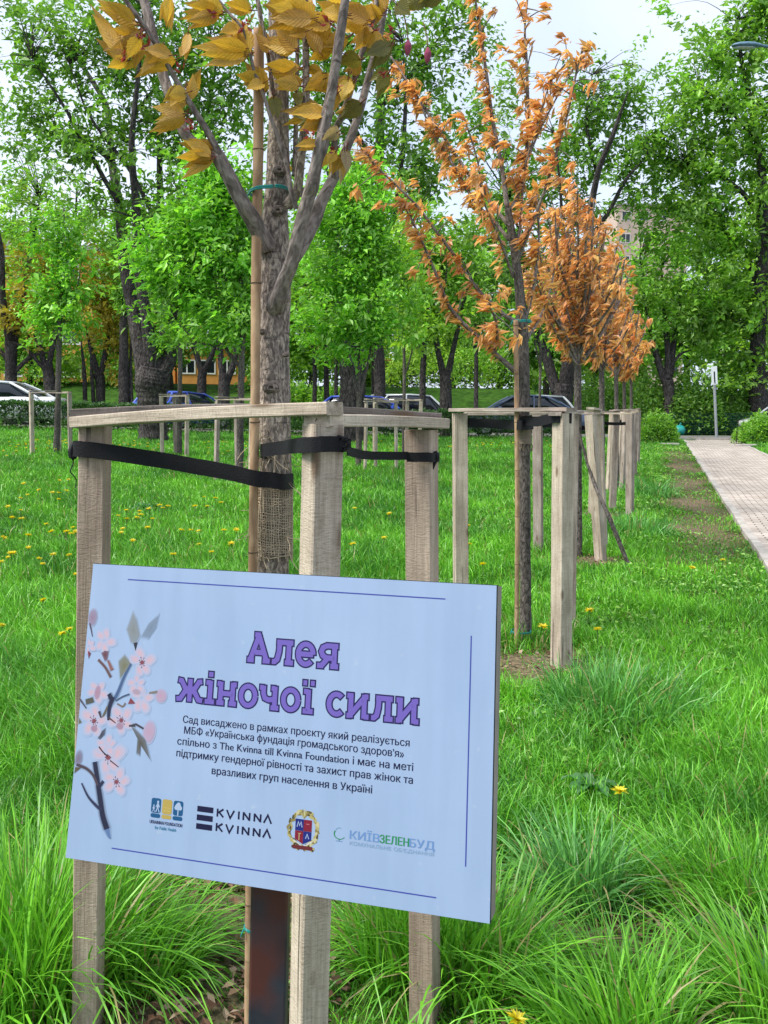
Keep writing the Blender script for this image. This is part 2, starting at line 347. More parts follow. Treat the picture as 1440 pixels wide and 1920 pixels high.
def lawn_col(x, y, k):
    v = np.clip(.5+.32*fbm(x, y, 1.3, 3)+.22*fbm(x, y, 5.5, 4)+rng.normal(0, .2, k), 0, 1)[:, None]
    c = np.array(GC0)*(1-v)+np.array(GC1)*v
    c = c*rng.uniform(.75, 1.2, (k, 1))
    bl = np.clip(.5*fbm(x, y, .8, 5)-.15, 0, 1)[:, None]; c = c*(1-bl)+np.array(GC2)*bl
    dead = rng.random(k) < .035+.4*soil_mask(x, y); c[dead] = np.array((.34, .30, .11))*rng.uniform(.5, 1.1, (dead.sum(), 1)); return c
GC0, GC1, GC2 = (.032, .18, .012), (.22, .62, .035), (.07, .27, .06)
def scatter(ndens, D0, D1, p):
    Dg = np.linspace(D0, D1, 400); dens = ndens(Dg)*(p*Dg+1.5)*2; cum = np.r_[0, np.cumsum((dens[1:]+dens[:-1])/2*np.diff(Dg))]
    k = int(cum[-1]); D = np.interp(rng.random(k)*cum[-1], cum, Dg); x = rng.uniform(-1, 1, k)*(p*D+1.5); return x, D
gmb = MB()
for (D0, D1, lv) in ((1.5, 7, 4), (7, 38.3, 2)):
    x, y = scatter(lambda D: 8500*np.minimum(1, (3.5/D))**1.55*GQ, D0, D1, .45)
    u = path_u(x, y); sm = soil_mask(x, y)
    keep = ((u < -.11) | (u > PW+.12)) & (rng.random(len(x)) > sm*.88) & ((y < 37.6) | (np.abs(u-PW/2) > 3)); x, y = x[keep], y[keep]; k = len(x); u = u[keep]; sm = sm[keep]
    pos = np.stack([x, y, G(x, y)-.005], -1)
    hh = (.125+.055*fbm(x, y, 1.1, 9)+.05*fbm(x, y, 4.5, 11)+.07*np.maximum(0, fbm(x, y, 2.6, 13)-.35))*rng.uniform(.55, 1.3, k)
    near = np.clip(np.exp(-np.abs(u+.6)/.9), 0, 1)*sst(3, 6, y)
    hh = hh*(1-.62*near)*(1-.7*sm)*(1+.25*sst(12, 4, y))
    hh = hh*(.35+.65*sst(2.05, 2.5, y)); hh = np.maximum(hh, .03); ww = .0053*np.maximum(1, (y/4.0))**.78*rng.uniform(.7, 1.3, k)
    ph = rng.uniform(0, 6.283, k); la = rng.gamma(2.5, .26, k)
    lean = np.stack([np.cos(ph)*la-.22, np.sin(ph)*la-.05, 0*ph], -1)
    blades(gmb, pos, hh, ww, lean, lawn_col(x, y, k), lv)
tag(gmb.build('grass', GRASS), kind='stuff')
def tussock(px, py, n, r, h, cols, label, lx=-.1, spread=1.0, w=.0064):
    n = int(n*.72); p = GP(px, py); mb = MB(); a = rng.uniform(0, 6.283, n); rr = r*np.sqrt(rng.random(n))
    x, y = p[0]+np.cos(a)*rr, p[1]+np.sin(a)*rr; pos = np.stack([x, y, G(x, y)-.01], -1)
    la = np.clip(rng.gamma(2.2, .3, n)*spread*(.5+.8*rr/r), .05, 2.0); ph = a+rng.normal(0, .7, n)
    lean = np.stack([np.cos(ph)*la+lx, np.sin(ph)*la+(.35 if p[1] < 3 else 0), 0*a], -1); v = rng.random((n, 1))
    c = (np.array(cols[0])*(1-v)+np.array(cols[1])*v)*rng.uniform(.75, 1.2, (n, 1)); dd = rng.random(n) < .06; c[dd] = (.36, .32, .13)
    blades(mb, pos, h*rng.uniform(.35, 1.15, n), w*max(1, p[1]/4)**.5*rng.uniform(.7, 1.4, n), lean, c, 6)
    return tag(mb.build('grass_tussock', GRASS, loc=p), label, 'grass tussock', 'tall grass tussocks around the stakes')
BR = ((.08, .30, .016), (.24, .62, .04)); BL = ((.045, .20, .035), (.17, .48, .09))
TS = (('tall bright green tussock behind the left near stake', 70, 1835, 3300, .23, .41, BR, -.05, 1.0), ('arching bright tussock between the left near stake and the sign post', 275, 1830, 900, .12, .27, BR, .25, 1.25),
 ('bushy tussock behind the right near stake', 775, 1812, 1900, .15, .28, BR, -.0, .9), ('bright tussock right of the right near stake', 905, 1840, 1500, .15, .30, BR, .15, 1.1), ('drooping blue green tussock beside lower right corner of the sign', 1080, 1690, 950, .14, .27, BL, 0, 1.3),
 ('wide dark tussock round the foot of the second tree front stake', 1165, 1335, 1600, .36, .27, BL, .1, 1.3), ('leaning tussock on the right with broad dock leaves by it', 1330, 1700, 1100, .2, .25, BR, -.3, 1.1), ('pale tussock at the bottom edge right of the dandelion', 1150, 1945, 1300, .17, .26, BR, -.2, 1.2),
 ('bright tussock in the bottom right corner of the lawn', 1420, 1890, 900, .17, .27, BR, -.3, 1.0), ('dark green tussock beside the stakes of the fourth cherry tree', 1215, 930, 700, .45, .34, BL, 0, 1.1), ('dark green tussock beyond the leaning stick', 1190, 1000, 650, .4, .3, BL, 0, 1.1))
for lb_, x_, y_, n_, r_, h_, c_, lx_, sp_ in TS: tussock(x_, y_, n_, r_, h_, c_, lb_, lx_, sp_)
# dead leaves on bare soil
mb = MB(); k = 900; sx = []
for cx, cy, r in SOIL[:7]:
    a = rng.uniform(0, 6.283, 260); q = r*1.1*np.sqrt(rng.random(260)); sx.append(np.stack([cx+1.2*np.cos(a)*q, cy+np.sin(a)*q], -1))
sx = np.concatenate(sx); k = len(sx); pos = np.c_[sx, G(sx[:, 0], sx[:, 1])+rng.uniform(.003, .03, k)]
ph = rng.uniform(0, 6.283, k); d = np.stack([np.cos(ph), np.sin(ph), rng.normal(0, .25, k)], -1); nn = np.stack([rng.normal(0, .35, k), rng.normal(0, .35, k), np.ones(k)], -1)
pal = np.array([(.10, .055, .035), (.20, .13, .08), (.28, .20, .13), (.16, .085, .05), (.33, .25, .18)])
mb.leaves(pos, d, nn, rng.uniform(.018, .05, k), rng.uniform(.013, .03, k), pal[rng.integers(0, 5, k)]*rng.uniform(.7, 1.2, (k, 1)), .1, .12)
tag(mb.build('leaf_litter', VC), kind='stuff')

# low weeds between the blades, thickest along the path
mb = MB(); g = np.random.default_rng(21); k = 26000
y = 2.2+30*g.random(k)**1.6; x = np.where(g.random(k) < .55, PX0+PSL*y-.15-np.abs(g.normal(0, 1.0, k)), g.uniform(-1, 1, k)*(.45*y+1))
kp = (path_u(x, y) < -.12) & (g.random(k) > soil_mask(x, y)*1.1) & ((fbm(x, y, 2.2, 31) > -.1)); x, y = x[kp], y[kp]; k = len(x)
pos = np.stack([x, y, G(x, y)+g.uniform(.01, .07, k)], -1); ph = g.uniform(0, 6.283, k)
d = np.stack([np.cos(ph), np.sin(ph), g.normal(.15, .25, k)], -1); nn = np.stack([g.normal(0, .35, k), g.normal(0, .35, k), np.ones(k)], -1); L_ = g.uniform(.018, .045, k)*np.maximum(1, y/7)**.6
t = g.random((k, 1)); mb.leaves(pos, d, nn, L_, L_*g.uniform(.5, .9, k), (np.array((.07, .22, .03))*(1-t)+np.array((.24, .46, .06))*t), .15, .1)
tag(mb.build('ground_weeds', GRASS), kind='stuff')
# ------------------------------------------------------------------ information sign
SPX = [(123, 1608), (918, 1732), (931, 1098), (175, 1057)]      # BL BR TR TL
def pose_corners():
    f = FPX; c = np.array(SPX, float); Wd, Hd = .594, .42
    def rot(w):
        t = np.linalg.norm(w)+1e-12; k = w/t; K = np.array([[0, -k[2], k[1]], [k[2], 0, -k[0]], [-k[1], k[0], 0]])
        return np.eye(3)+np.sin(t)*K+(1-np.cos(t))*K@K
    X = np.array([(-Wd/2, -Hd/2, 0), (Wd/2, -Hd/2, 0), (Wd/2, Hd/2, 0), (-Wd/2, Hd/2, 0)])
    cam3 = lambda p: X@rot(p[:3]).T+p[3:6]
    pr = lambda p: np.c_[720+f*cam3(p)[:, 0]/-cam3(p)[:, 2], 960-f*cam3(p)[:, 1]/-cam3(p)[:, 2]]
    p = np.array([-.09, -.26, -.05, -.147, -.29, -1.29])
    for _ in range(100):
        r = (pr(p)-c).ravel(); J = np.array([((pr(p+np.eye(6)[i]*1e-6)-c).ravel()-r)/1e-6 for i in range(6)]).T
        p = p-.7*np.linalg.lstsq(J, r, rcond=None)[0]
    q = cam3(p); dep = -q[:, 2]
    return np.array([RM@np.array([(x-720)/f*d, (960-y)/f*d, -d])+[0, 0, CAMH] for (x, y), d in zip(SPX, dep)])
SCN = pose_corners()
SNR = nz(np.cross(SCN[1]-SCN[0], SCN[3]-SCN[0]))                # faces the viewer
def SG(uv, off=.0):                                             # board millimetres -> world
    uv = np.asarray(uv, float); u = uv[..., :1]/594; v = uv[..., 1:2]/420
    return SCN[0]*(1-u)*(1-v)+SCN[1]*u*(1-v)+SCN[2]*u*v+SCN[3]*(1-u)*v+SNR*off
def _hom():
    A, bb = [], []
    for (x, y), (u, v) in zip([(175, 1057), (935, 1098), (918, 1732), (123, 1608)], [(0, 420), (594, 420), (594, 0), (0, 0)]):
        A += [[x, y, 1, 0, 0, 0, -u*x, -u*y], [0, 0, 0, x, y, 1, -v*x, -v*y]]; bb += [u, v]
    return np.append(np.linalg.solve(np.array(A, float), bb), 1).reshape(3, 3)
HM = _hom()
def art(zx, zy):                                                # artwork measured on an enlargement of the photo
    q = np.stack([100+np.asarray(zx, float)/3.84, 1100+np.asarray(zy, float)/3.84, np.ones_like(np.asarray(zx, float))], -1)@HM.T
    return q[..., :2]/q[..., 2:]
sign_c = SG((297, 0)); sroot = thing('information_sign', (sign_c[0], sign_c[1], 0), 'pale blue printed board with blossom picture on a dark rusty post', 'sign')
def slab(mb, uv0, uv1, o0, o1, col=(1, 1, 1), k=28):
    U, V = np.meshgrid(np.linspace(uv0[0], uv1[0], k), np.linspace(uv0[1], uv1[1], k)); uv = np.stack([U, V], -1)
    for o in (o1, o0): mb.grid(SG(uv, o), col, np.concatenate([uv.reshape(-1, 2), np.zeros((k*k, 1))], 1)*.001)
    for e in (uv[0], uv[-1], uv[:, 0], uv[:, -1]): mb.grid(np.stack([SG(e, o0), SG(e, o1)], 1), col, np.c_[np.repeat(e, 2, 0), np.zeros(2*k)]*.001)
mb = MB(); slab(mb, (0, 0), (594, 420), -.003, 0)
m, n, b = mat('sign_face', .32, .4); T = attr(n, 'T')
f = noise(n, T, 5, 4); f2 = noise(n, T, 60, 6)
c = ramp(n, f, [(.3, (.232, .32, .478)), (.7, (.265, .35, .51))])
st_ = noise(n, T, 1, 5, (34, 4, 1)); c = mixc(n, c, ramp(n, st_, [(.38, (.86, .87, .88)), (.6, (1.03, 1.03, 1.03))]), .3, 'MULTIPLY'); c = mixc(n, c, (.44, .47, .52), ramp(n, f2, [(.66, (0, 0, 0)), (.8, (.35, .35, .35))])); n.links.new(c, b.inputs['Base Color'])
mb.build('panel', m, sroot)
mb = MB(); slab(mb, (-.8, -.8), (594.8, 420.8), -.0058, -.0032); mb.build('panel_edge', plain('black_panel_edge', (.012, .012, .014), .6), sroot)
mb = MB()
for q0, q1 in (((0, 0), (594, 24)), ((0, 396), (594, 420)), ((0, 24.5), (24, 395.5)), ((570, 24.5), (594, 395.5))): slab(mb, q0, q1, -.046, -.006)
mb.build('backing_frame', plain('backing_frame', (.26, .235, .21), .8, .2), sroot)
class INK:                                                      # flat printed shapes, each a hair above the last
    def __init__(s, base): s.mb, s.o = MB(), base
    def face(s, uv, col):
        uv = np.asarray(uv, float); s.o += 8e-7
        uv = np.maximum(uv, .6)
        if len(uv) > 4:
            c = uv.mean(0); k = len(uv); v = np.vstack([uv, c]); i = np.arange(k)
            s.mb.add(SG(v, s.o), [np.stack([i, (i+1) % k, i*0+k], -1)], col if np.ndim(col) == 1 else np.vstack([np.broadcast_to(col[0], (k, 3)), col[1]]))
        else: s.mb.add(SG(uv, s.o), [np.arange(len(uv))], col)
    def stroke(s, pts, w, col, w2=None):
        pts = np.asarray(pts, float); w2 = w if w2 is None else w2; k = len(pts); ws = np.linspace(w, w2, k)/2
        d = nz(np.diff(pts, axis=0)); nn = np.c_[-d[:, 1], d[:, 0]]
        nv = np.vstack([nn[:1], nz(nn[1:]+nn[:-1]), nn[-1:]]); 
        mi = np.r_[1, 1/np.maximum(.5, (nn[1:]*nz(nn[1:]+nn[:-1])).sum(1)), 1][:, None]
        v = np.vstack([pts+nv*ws[:, None]*mi, pts-nv*ws[:, None]*mi]); i = np.arange(k-1); s.o += 8e-7
        s.mb.add(SG(v, s.o), [np.stack([i, i+k, i+k+1, i+1], -1)], col if np.ndim(col) == 1 else np.vstack([col, col]))
    def ell(s, c, rx, ry, col, rot=0, k=20):
        a = np.linspace(0, 6.2832, k, endpoint=False); x, y = rx*np.cos(a), ry*np.sin(a); cr_, sr = np.cos(rot), np.sin(rot)
        s.face(np.c_[c[0]+x*cr_-y*sr, c[1]+x*sr+y*cr_], col)
    def rrect(s, a, b_, c, d, r, col):
        q = [(c-r+r*np.cos(t), d-r+r*np.sin(t)) for t in np.linspace(0, 1.57, 5)]+[(a+r-r*np.sin(t), d-r+r*np.cos(t)) for t in np.linspace(0, 1.57, 5)]
        q += [(a+r-r*np.cos(t), b_+r-r*np.sin(t)) for t in np.linspace(0, 1.57, 5)]+[(c-r+r*np.sin(t), b_+r-r*np.cos(t)) for t in np.linspace(0, 1.57, 5)]
        s.face(q, col)
    def text(s, body, u0, u1, v0, vh, col, bold=.0):            # line of text fitted between u0 and u1, capital height vh
        cu = bpy.data.curves.new('lettering', 'FONT'); cu.body = body; cu.size = 1; cu.resolution_u = 3
        ob = bpy.data.objects.new('lettering', cu); COL.objects.link(ob); bpy.context.view_layer.update()
        ev = ob.evaluated_get(bpy.context.evaluated_depsgraph_get()); cv = ev.to_curve(bpy.context.evaluated_depsgraph_get()); loops = []
        for sp in cv.splines:
            q = []
            if sp.type == 'BEZIER':
                bp = sp.bezier_points; k = len(bp)
                for i in range(k):
                    p0, p3 = np.array(bp[i].co), np.array(bp[(i+1) % k].co); p1, p2 = np.array(bp[i].handle_right), np.array(bp[(i+1) % k].handle_left)
                    st = abs(np.cross((p3-p0)[:2], (p1-p0)[:2]))+abs(np.cross((p3-p0)[:2], (p2-p0)[:2])) < 1e-5
                    for t in ((0,) if st else (0, .25, .5, .75)): q.append(p0*(1-t)**3+3*p1*t*(1-t)**2+3*p2*t*t*(1-t)+p3*t**3)
            else: q = [np.array(p.co[:3]) for p in sp.points]
            q = np.array(q)[:, :2]
            if len(q) > 2: loops.append((q, .5*np.sum(q[:, 0]*np.roll(q[:, 1], -1)-q[:, 1]*np.roll(q[:, 0], -1))))
        ev.to_curve_clear(); bpy.data.objects.remove(ob); bpy.data.curves.remove(cu)
        xa = min(l[0][:, 0].min() for l in loops); xb = max(l[0][:, 0].max() for l in loops)
        p0 = np.concatenate([l[0] for l in loops]); p1 = np.concatenate([np.roll(l[0], -1, 0) for l in loops]); ys = np.linspace(p0[:, 1].min()-1e-4, p0[:, 1].max()+1e-4, 84); V = []
        for y0, y1 in zip(ys[:-1], ys[1:]):                     # fill by winding number, one thin slice of the letters at a time
            ym = (y0+y1)/2; up = (p0[:, 1] <= ym) & (p1[:, 1] > ym); dn = (p0[:, 1] > ym) & (p1[:, 1] <= ym); i = np.where(up | dn)[0]
            sl_ = (p1[i, 0]-p0[i, 0])/(p1[i, 1]-p0[i, 1]); xm = p0[i, 0]+(ym-p0[i, 1])*sl_; sl_ = np.clip(sl_, -2.5, 2.5); o_ = np.argsort(xm); wn = 0; st_ = None
            for j in o_:
                nw = wn+(1 if up[i[j]] else -1)
                if wn == 0: st_ = j
                elif nw == 0: V.append([(xm[st_]-sl_[st_]*(ym-y0), y0), (xm[j]-sl_[j]*(ym-y0), y0), (xm[j]+sl_[j]*(y1-ym), y1), (xm[st_]+sl_[st_]*(y1-ym), y1)])
                wn = nw
        V = np.array(V).reshape(-1, 2); F_ = np.arange(len(V)).reshape(-1, 4)
        for sh in ((-bold, bold) if bold else (0,)):
            s.o += 6e-6; s.mb.add(SG(np.c_[u0+(V[:, 0]-xa)/(xb-xa)*(u1-u0)+sh*vh, v0+V[:, 1]/.70*vh], s.o), [F_], col)
        s.o += 2e-5
    def build(s, name):
        s.mb.c = [c*.6 for c in s.mb.c]; return s.mb.build(name, PRINT, sroot)
NAVY = S2L((32, 28, 84)); PURP = S2L((122, 104, 198)); INDIGO = S2L((36, 30, 92)); LINE = S2L((66, 78, 178))
for p in ([(59, 400), (527, 399)], [(562.6, 65), (562.6, 354)], [(70, 22.6), (526.5, 21.6)]):
    k = INK(.00015); k.stroke(p, 1.6, LINE); k.build('border_line')
def ellp(cx, cy, rx, ry, a0, a1, k=22): return [(cx+rx*math.cos(math.radians(t)), cy+ry*math.sin(math.radians(t))) for t in np.linspace(a0, a1, k)]
LET = {'А': (1.05, [[(.13, .1), (.5, 1.13)], [(.48, 1.13), (.9, .1)], [(.28, .42), (.76, .42)], [(0, .1), (.3, .1)], [(.72, .1), (1.05, .1)], [(.3, 1.13), (.56, 1.13)]]),
 'л': (1.0, [[(.2, .9), (.95, .9)], [(.33, .9), (.31, .5), (.24, .2), (.12, .1), (0, .1)], [(.76, .9), (.76, .1)], [(.6, .1), (.98, .1)]]),
 'е': (.88, [ellp(.44, .5, .34, .4, 0, 318), [(.1, .5), (.78, .5)]]),
 'я': (.95, [[(.76, .02), (.76, .98)], [(.92, .9), (.42, .9), (.24, .82), (.17, .66), (.24, .5), (.42, .42), (.76, .42)], [(.48, .42), (.2, .1)], [(0, .1), (.28, .1)], [(.6, .1), (.95, .1)]]),
 'ж': (1.32, [[(.66, .02), (.66, .98)], [(.06, .9), (.22, .88), (.4, .6), (.66, .5)], [(1.26, .9), (1.1, .88), (.92, .6), (.66, .5)], [(0, .1), (.2, .12), (.4, .42), (.66, .5)], [(1.32, .1), (1.12, .12), (.92, .42), (.66, .5)]]),
 'і': (.5, [[(.27, .02), (.27, .98)], [(.03, .1), (.5, .1)], [(.05, .9), (.27, .9)], [(.16, 1.25), (.38, 1.25)]]),
 'ї': (.56, [[(.29, .02), (.29, .98)], [(.05, .1), (.53, .1)], [(.07, .9), (.29, .9)], [(.02, 1.25), (.2, 1.25)], [(.38, 1.25), (.56, 1.25)]]),
 'н': (1.02, [[(.2, .02), (.2, .98)], [(.8, .02), (.8, .98)], [(.2, .5), (.8, .5)], [(.02, .1), (.38, .1)], [(.02, .9), (.2, .9)], [(.64, .1), (1.0, .1)], [(.8, .9), (.98, .9)]]),
 'о': (.9, [ellp(.45, .5, .35, .4, 0, 360, 26)]),
 'ч': (.98, [[(.02, .9), (.2, .9)], [(.2, .98), (.2, .66), (.28, .47), (.46, .41), (.76, .46)], [(.76, .02), (.76, .98)], [(.58, .9), (.76, .9)], [(.58, .1), (.96, .1)]]),
 'с': (.82, [ellp(.45, .5, .35, .4, 48, 314)]),
 'и': (1.06, [[(.2, .98), (.2, .02)], [(.22, .16), (.8, .84)], [(.82, .98), (.82, .02)], [(.02, .9), (.3, .9)], [(.02, .1), (.2, .1)], [(.82, .1), (1.04, .1)], [(.82, .9), (1.0, .9)]])}
def title(word, u0, u1, base, xh, name):
    gap = .1; tot = sum(LET[c][0] if c != ' ' else .42 for c in word)+gap*(len(word)-1)
    sx = (u1-u0)/tot
    for nm, ext, col, o in (('outline', 3.8, INDIGO, .00012), ('fill', 0, PURP, .0003)):
        k = INK(o); x = 0
        for c in word:
            if c == ' ': x += .42+gap; continue
            for st in LET[c][1]:
                q = np.array([(u0+(x+a)*sx, base+b_*xh) for a, b_ in st]); w_ = xh*.205
                d0 = nz(q[0]-q[1])*ext/2; d1 = nz(q[-1]-q[-2])*ext/2
                if not np.allclose(q[0], q[-1]): q[0] += d0; q[-1] += d1
                k.stroke(q, w_+ext, col)
            x += LET[c][0]+gap
        ob = k.build(name)
title('Алея', 253, 384, 297, 33.5, 'title_lettering'); title('жіночої сили', 150.5, 497, 235, 32.5, 'title_lettering')
k = INK(.0002)
for s_, u0, u1, v in (('Сад висаджено в рамках проєкту який реалізується', 163, 485.5, 206), ('МБФ «Українська фундація громадського здоров’я»', 166, 478.5, 191.3), ('спільно з The Kvinna till Kvinna Foundation і має на меті', 157, 491.5, 175.5),
                      ('підтримку гендерної рівності та захист прав жінок та', 157, 491.5, 159.3), ('вразливих груп населення в Україні', 211.5, 438, 141)):
    k.text(s_, u0, u1, v, 9.6, S2L((24, 22, 70)), .018)
k.build('body_text')
# emblem of three tablets with figures and a tree
k = INK(.0002); TB = S2L((28, 92, 142)); PL = S2L((180, 200, 232)); GD = S2L((196, 172, 92))
for i, c in enumerate((TB, GD, TB)):
    a = 125+i*16.7; k.rrect(a, 79, a+14.6, 99, 3, c); k.rrect(a, 72.5, a+14.6, 78, 2.4, c)
for x, y, s_ in ((129, 80.2, .62), (135, 80.2, 1)):
    k.ell((x, y+14*s_), 1.6*s_, 1.7*s_, PL); k.stroke([(x, y+12*s_), (x, y+6*s_)], 3*s_, PL); k.stroke([(x-2.6*s_, y), (x, y+7*s_), (x+2.6*s_, y)], 1.5*s_, PL); k.stroke([(x-3*s_, y+7*s_), (x, y+11.5*s_), (x+3*s_, y+7*s_)], 1.2*s_, PL)
for x, y, r in ((165.5, 91.5, 4.3), (163, 89.5, 3), (168.5, 89.5, 3), (166, 94, 3)): k.ell((x, y), r, r, PL)
k.stroke([(165.7, 79), (165.7, 88)], 1.6, PL)
for yv in (83.5, 87.5): k.stroke([(143.5, yv), (154.5, yv)], .7, S2L((214, 196, 120)))
k.text('UKRAINIAN FOUNDATION', 124.6, 173.6, 64.2, 4.6, NAVY, .03); k.text('for Public Health', 133, 165, 57.2, 4.4, S2L((36, 130, 168)), .02); k.build('tablet_emblem')
# bars and two spaced words
k = INK(.0002); DK = S2L((22, 22, 66))
for v in (88.6, 77, 65.2): k.face([(194, v), (217.6, v), (217.6, v+7.6), (194, v+7.6)], DK)
KV = {'K': [[(.12, 0), (.12, 1)], [(.85, 1), (.2, .5)], [(.32, .58), (.88, 0)]], 'V': [[(0, 1), (.46, 0), (.92, 1)]], 'I': [[(.12, 0), (.12, 1)]], 'N': [[(.12, 0), (.12, 1)], [(.12, .95), (.88, .05)], [(.88, 0), (.88, 1)]], 'Λ': [[(0, 0), (.46, 1), (.92, 0)]]}
for v in (85.2, 66):
    for ch, x in zip('KVINNΛ', (222.5, 237.3, 253.5, 260.2, 276, 291)):
        for st in KV[ch]: k.stroke([(x+a*11.6, v+b_*10.6) for a, b_ in st], 2.5, DK)
k.build('bar_emblem')
# crest: shield in a wreath
k = INK(.0002); GL = [S2L(c) for c in ((190, 180, 120), (150, 138, 82), (210, 204, 160), (92, 84, 52))]; r_ = random.Random(4)
for i in range(64):
    a = math.radians(-70+320*i/63); rx, ry = 19.5+r_.uniform(-2.5, 2.5), 22.5+r_.uniform(-3, 3)
    k.ell((347.5+rx*math.cos(a), 83.5+ry*math.sin(a)), 4.4, 1.7, GL[r_.randrange(4)], a+math.pi/2+r_.uniform(-.7, .7), 8)
for i in range(22): k.ell((333+i*1.4, 60+2.5*math.sin(i*.9)), 1.6, 1.9, [S2L((60, 48, 42)), GL[0]][i % 2], 0, 8)
for i in range(5): k.stroke([(347.2, 98), (347.2+(i-2)*3, 107+1.5*(2-abs(i-2)))], 1.5, GL[i % 3])
BLU, RED = S2L((28, 42, 132)), S2L((138, 30, 56))
k.face([(335.6, 81.5), (347, 81.5), (347, 96.5), (335.6, 96.5)], BLU); k.face([(347.2, 81.5), (358.4, 81.5), (358.4, 96.5), (347.2, 96.5)], RED)
k.face([(335.6, 81.2), (335.6, 70.5), (347, 64.5), (347, 81.2)], RED); k.face([(347.2, 81.2), (347.2, 64.5), (358.4, 70.5), (358.4, 81.2)], BLU)
k.stroke([(338, 86), (339.5, 93), (341.5, 88), (343.5, 93), (345, 86)], 1.1, PL); k.stroke([(341.5, 69), (341.5, 78), (339, 78), (344, 78)], 1.2, GL[0]); k.stroke([(350.5, 72), (352.6, 78), (355, 72)], 1.1, PL); k.stroke([(350.5, 91), (355, 91)], 1.1, S2L((200, 120, 130)))
k.stroke([(334, 69), (347, 61), (360, 69)], 1.2, S2L((225, 225, 225))); k.rrect(333, 57.5, 361, 62.5, 1.5, S2L((112, 44, 50))); k.build('crest_emblem')
k = INK(.0002); PB, GN = S2L((118, 164, 222)), S2L((40, 150, 92)); PB = S2L((118, 158, 214))
k.text('КИЇВ', 410.8, 450.5, 79.8, 10.2, PB, .04); k.text('ЗЕЛЕН', 451, 489, 79.8, 10.2, GN, .04); k.text('БУД', 490, 522.5, 79.8, 10.2, PB, .04)
k.text('КОМУНАЛЬНЕ ОБ’ЄДНАННЯ', 411, 522, 72, 4.6, S2L((140, 176, 214)), 0)
k.stroke(ellp(397, 84, 7.5, 6.5, 150, 330), 1.6, GN, .6); k.stroke(ellp(396, 86, 5, 6, 60, 170), .9, S2L((120, 175, 205)), .4); k.stroke([(392, 75), (401, 75)], .7, PB); k.stroke([(396.5, 75), (396.8, 78)], .8, GN); k.build('leaf_emblem')
# blossom branch picture
k = INK(.0002); A = lambda *p: art([q[0] for q in p], [q[1] for q in p])
DKB, BRN, OLV = S2L((40, 44, 70)), S2L((92, 66, 72)), S2L((122, 122, 96)); PNK, PNE, SKYB = S2L((228, 192, 202)), np.array((.45, .56, .81)), S2L((122, 165, 217))
PAN = np.array((.415, .56, .825))
def s_face(uv, col):                                            # watercolour edge: paler, larger washes under each shape
    c = np.mean(uv, 0); base = col if np.ndim(col) == 1 else col[0]
    for f_, t_ in ((1.24, .3), (1.12, .6)) if WASH == 0 else (): k.face(c+(np.asarray(uv)-c)*f_*np.array([1, 1]), PAN*(1-t_)+base*t_)
    if WASH: k.face(uv, [base*.8+PAN*.2, col] if np.ndim(col) == 1 and len(uv) > 4 else col)
def s_ell(c, rx, ry, col, rot=0):
    for f_, t_ in ((1.35, .3), (1.17, .6)) if WASH == 0 else (): k.ell(c, rx*f_, ry*f_, PAN*(1-t_)+col*t_, rot)
    if WASH: k.ell(c, rx, ry, [col*.75+PAN*.25, col], rot)
def astroke(pts, w0, w1, col):
    q = cr(A(*pts), 16)
    for f_, t_ in ((1.6, .3), (1.25, .6)) if WASH == 0 else (): k.stroke(q, w0*f_, PAN*(1-t_)+col*t_, w1*f_)
    if WASH: k.stroke(q, w0*.9, col, w1*.9)
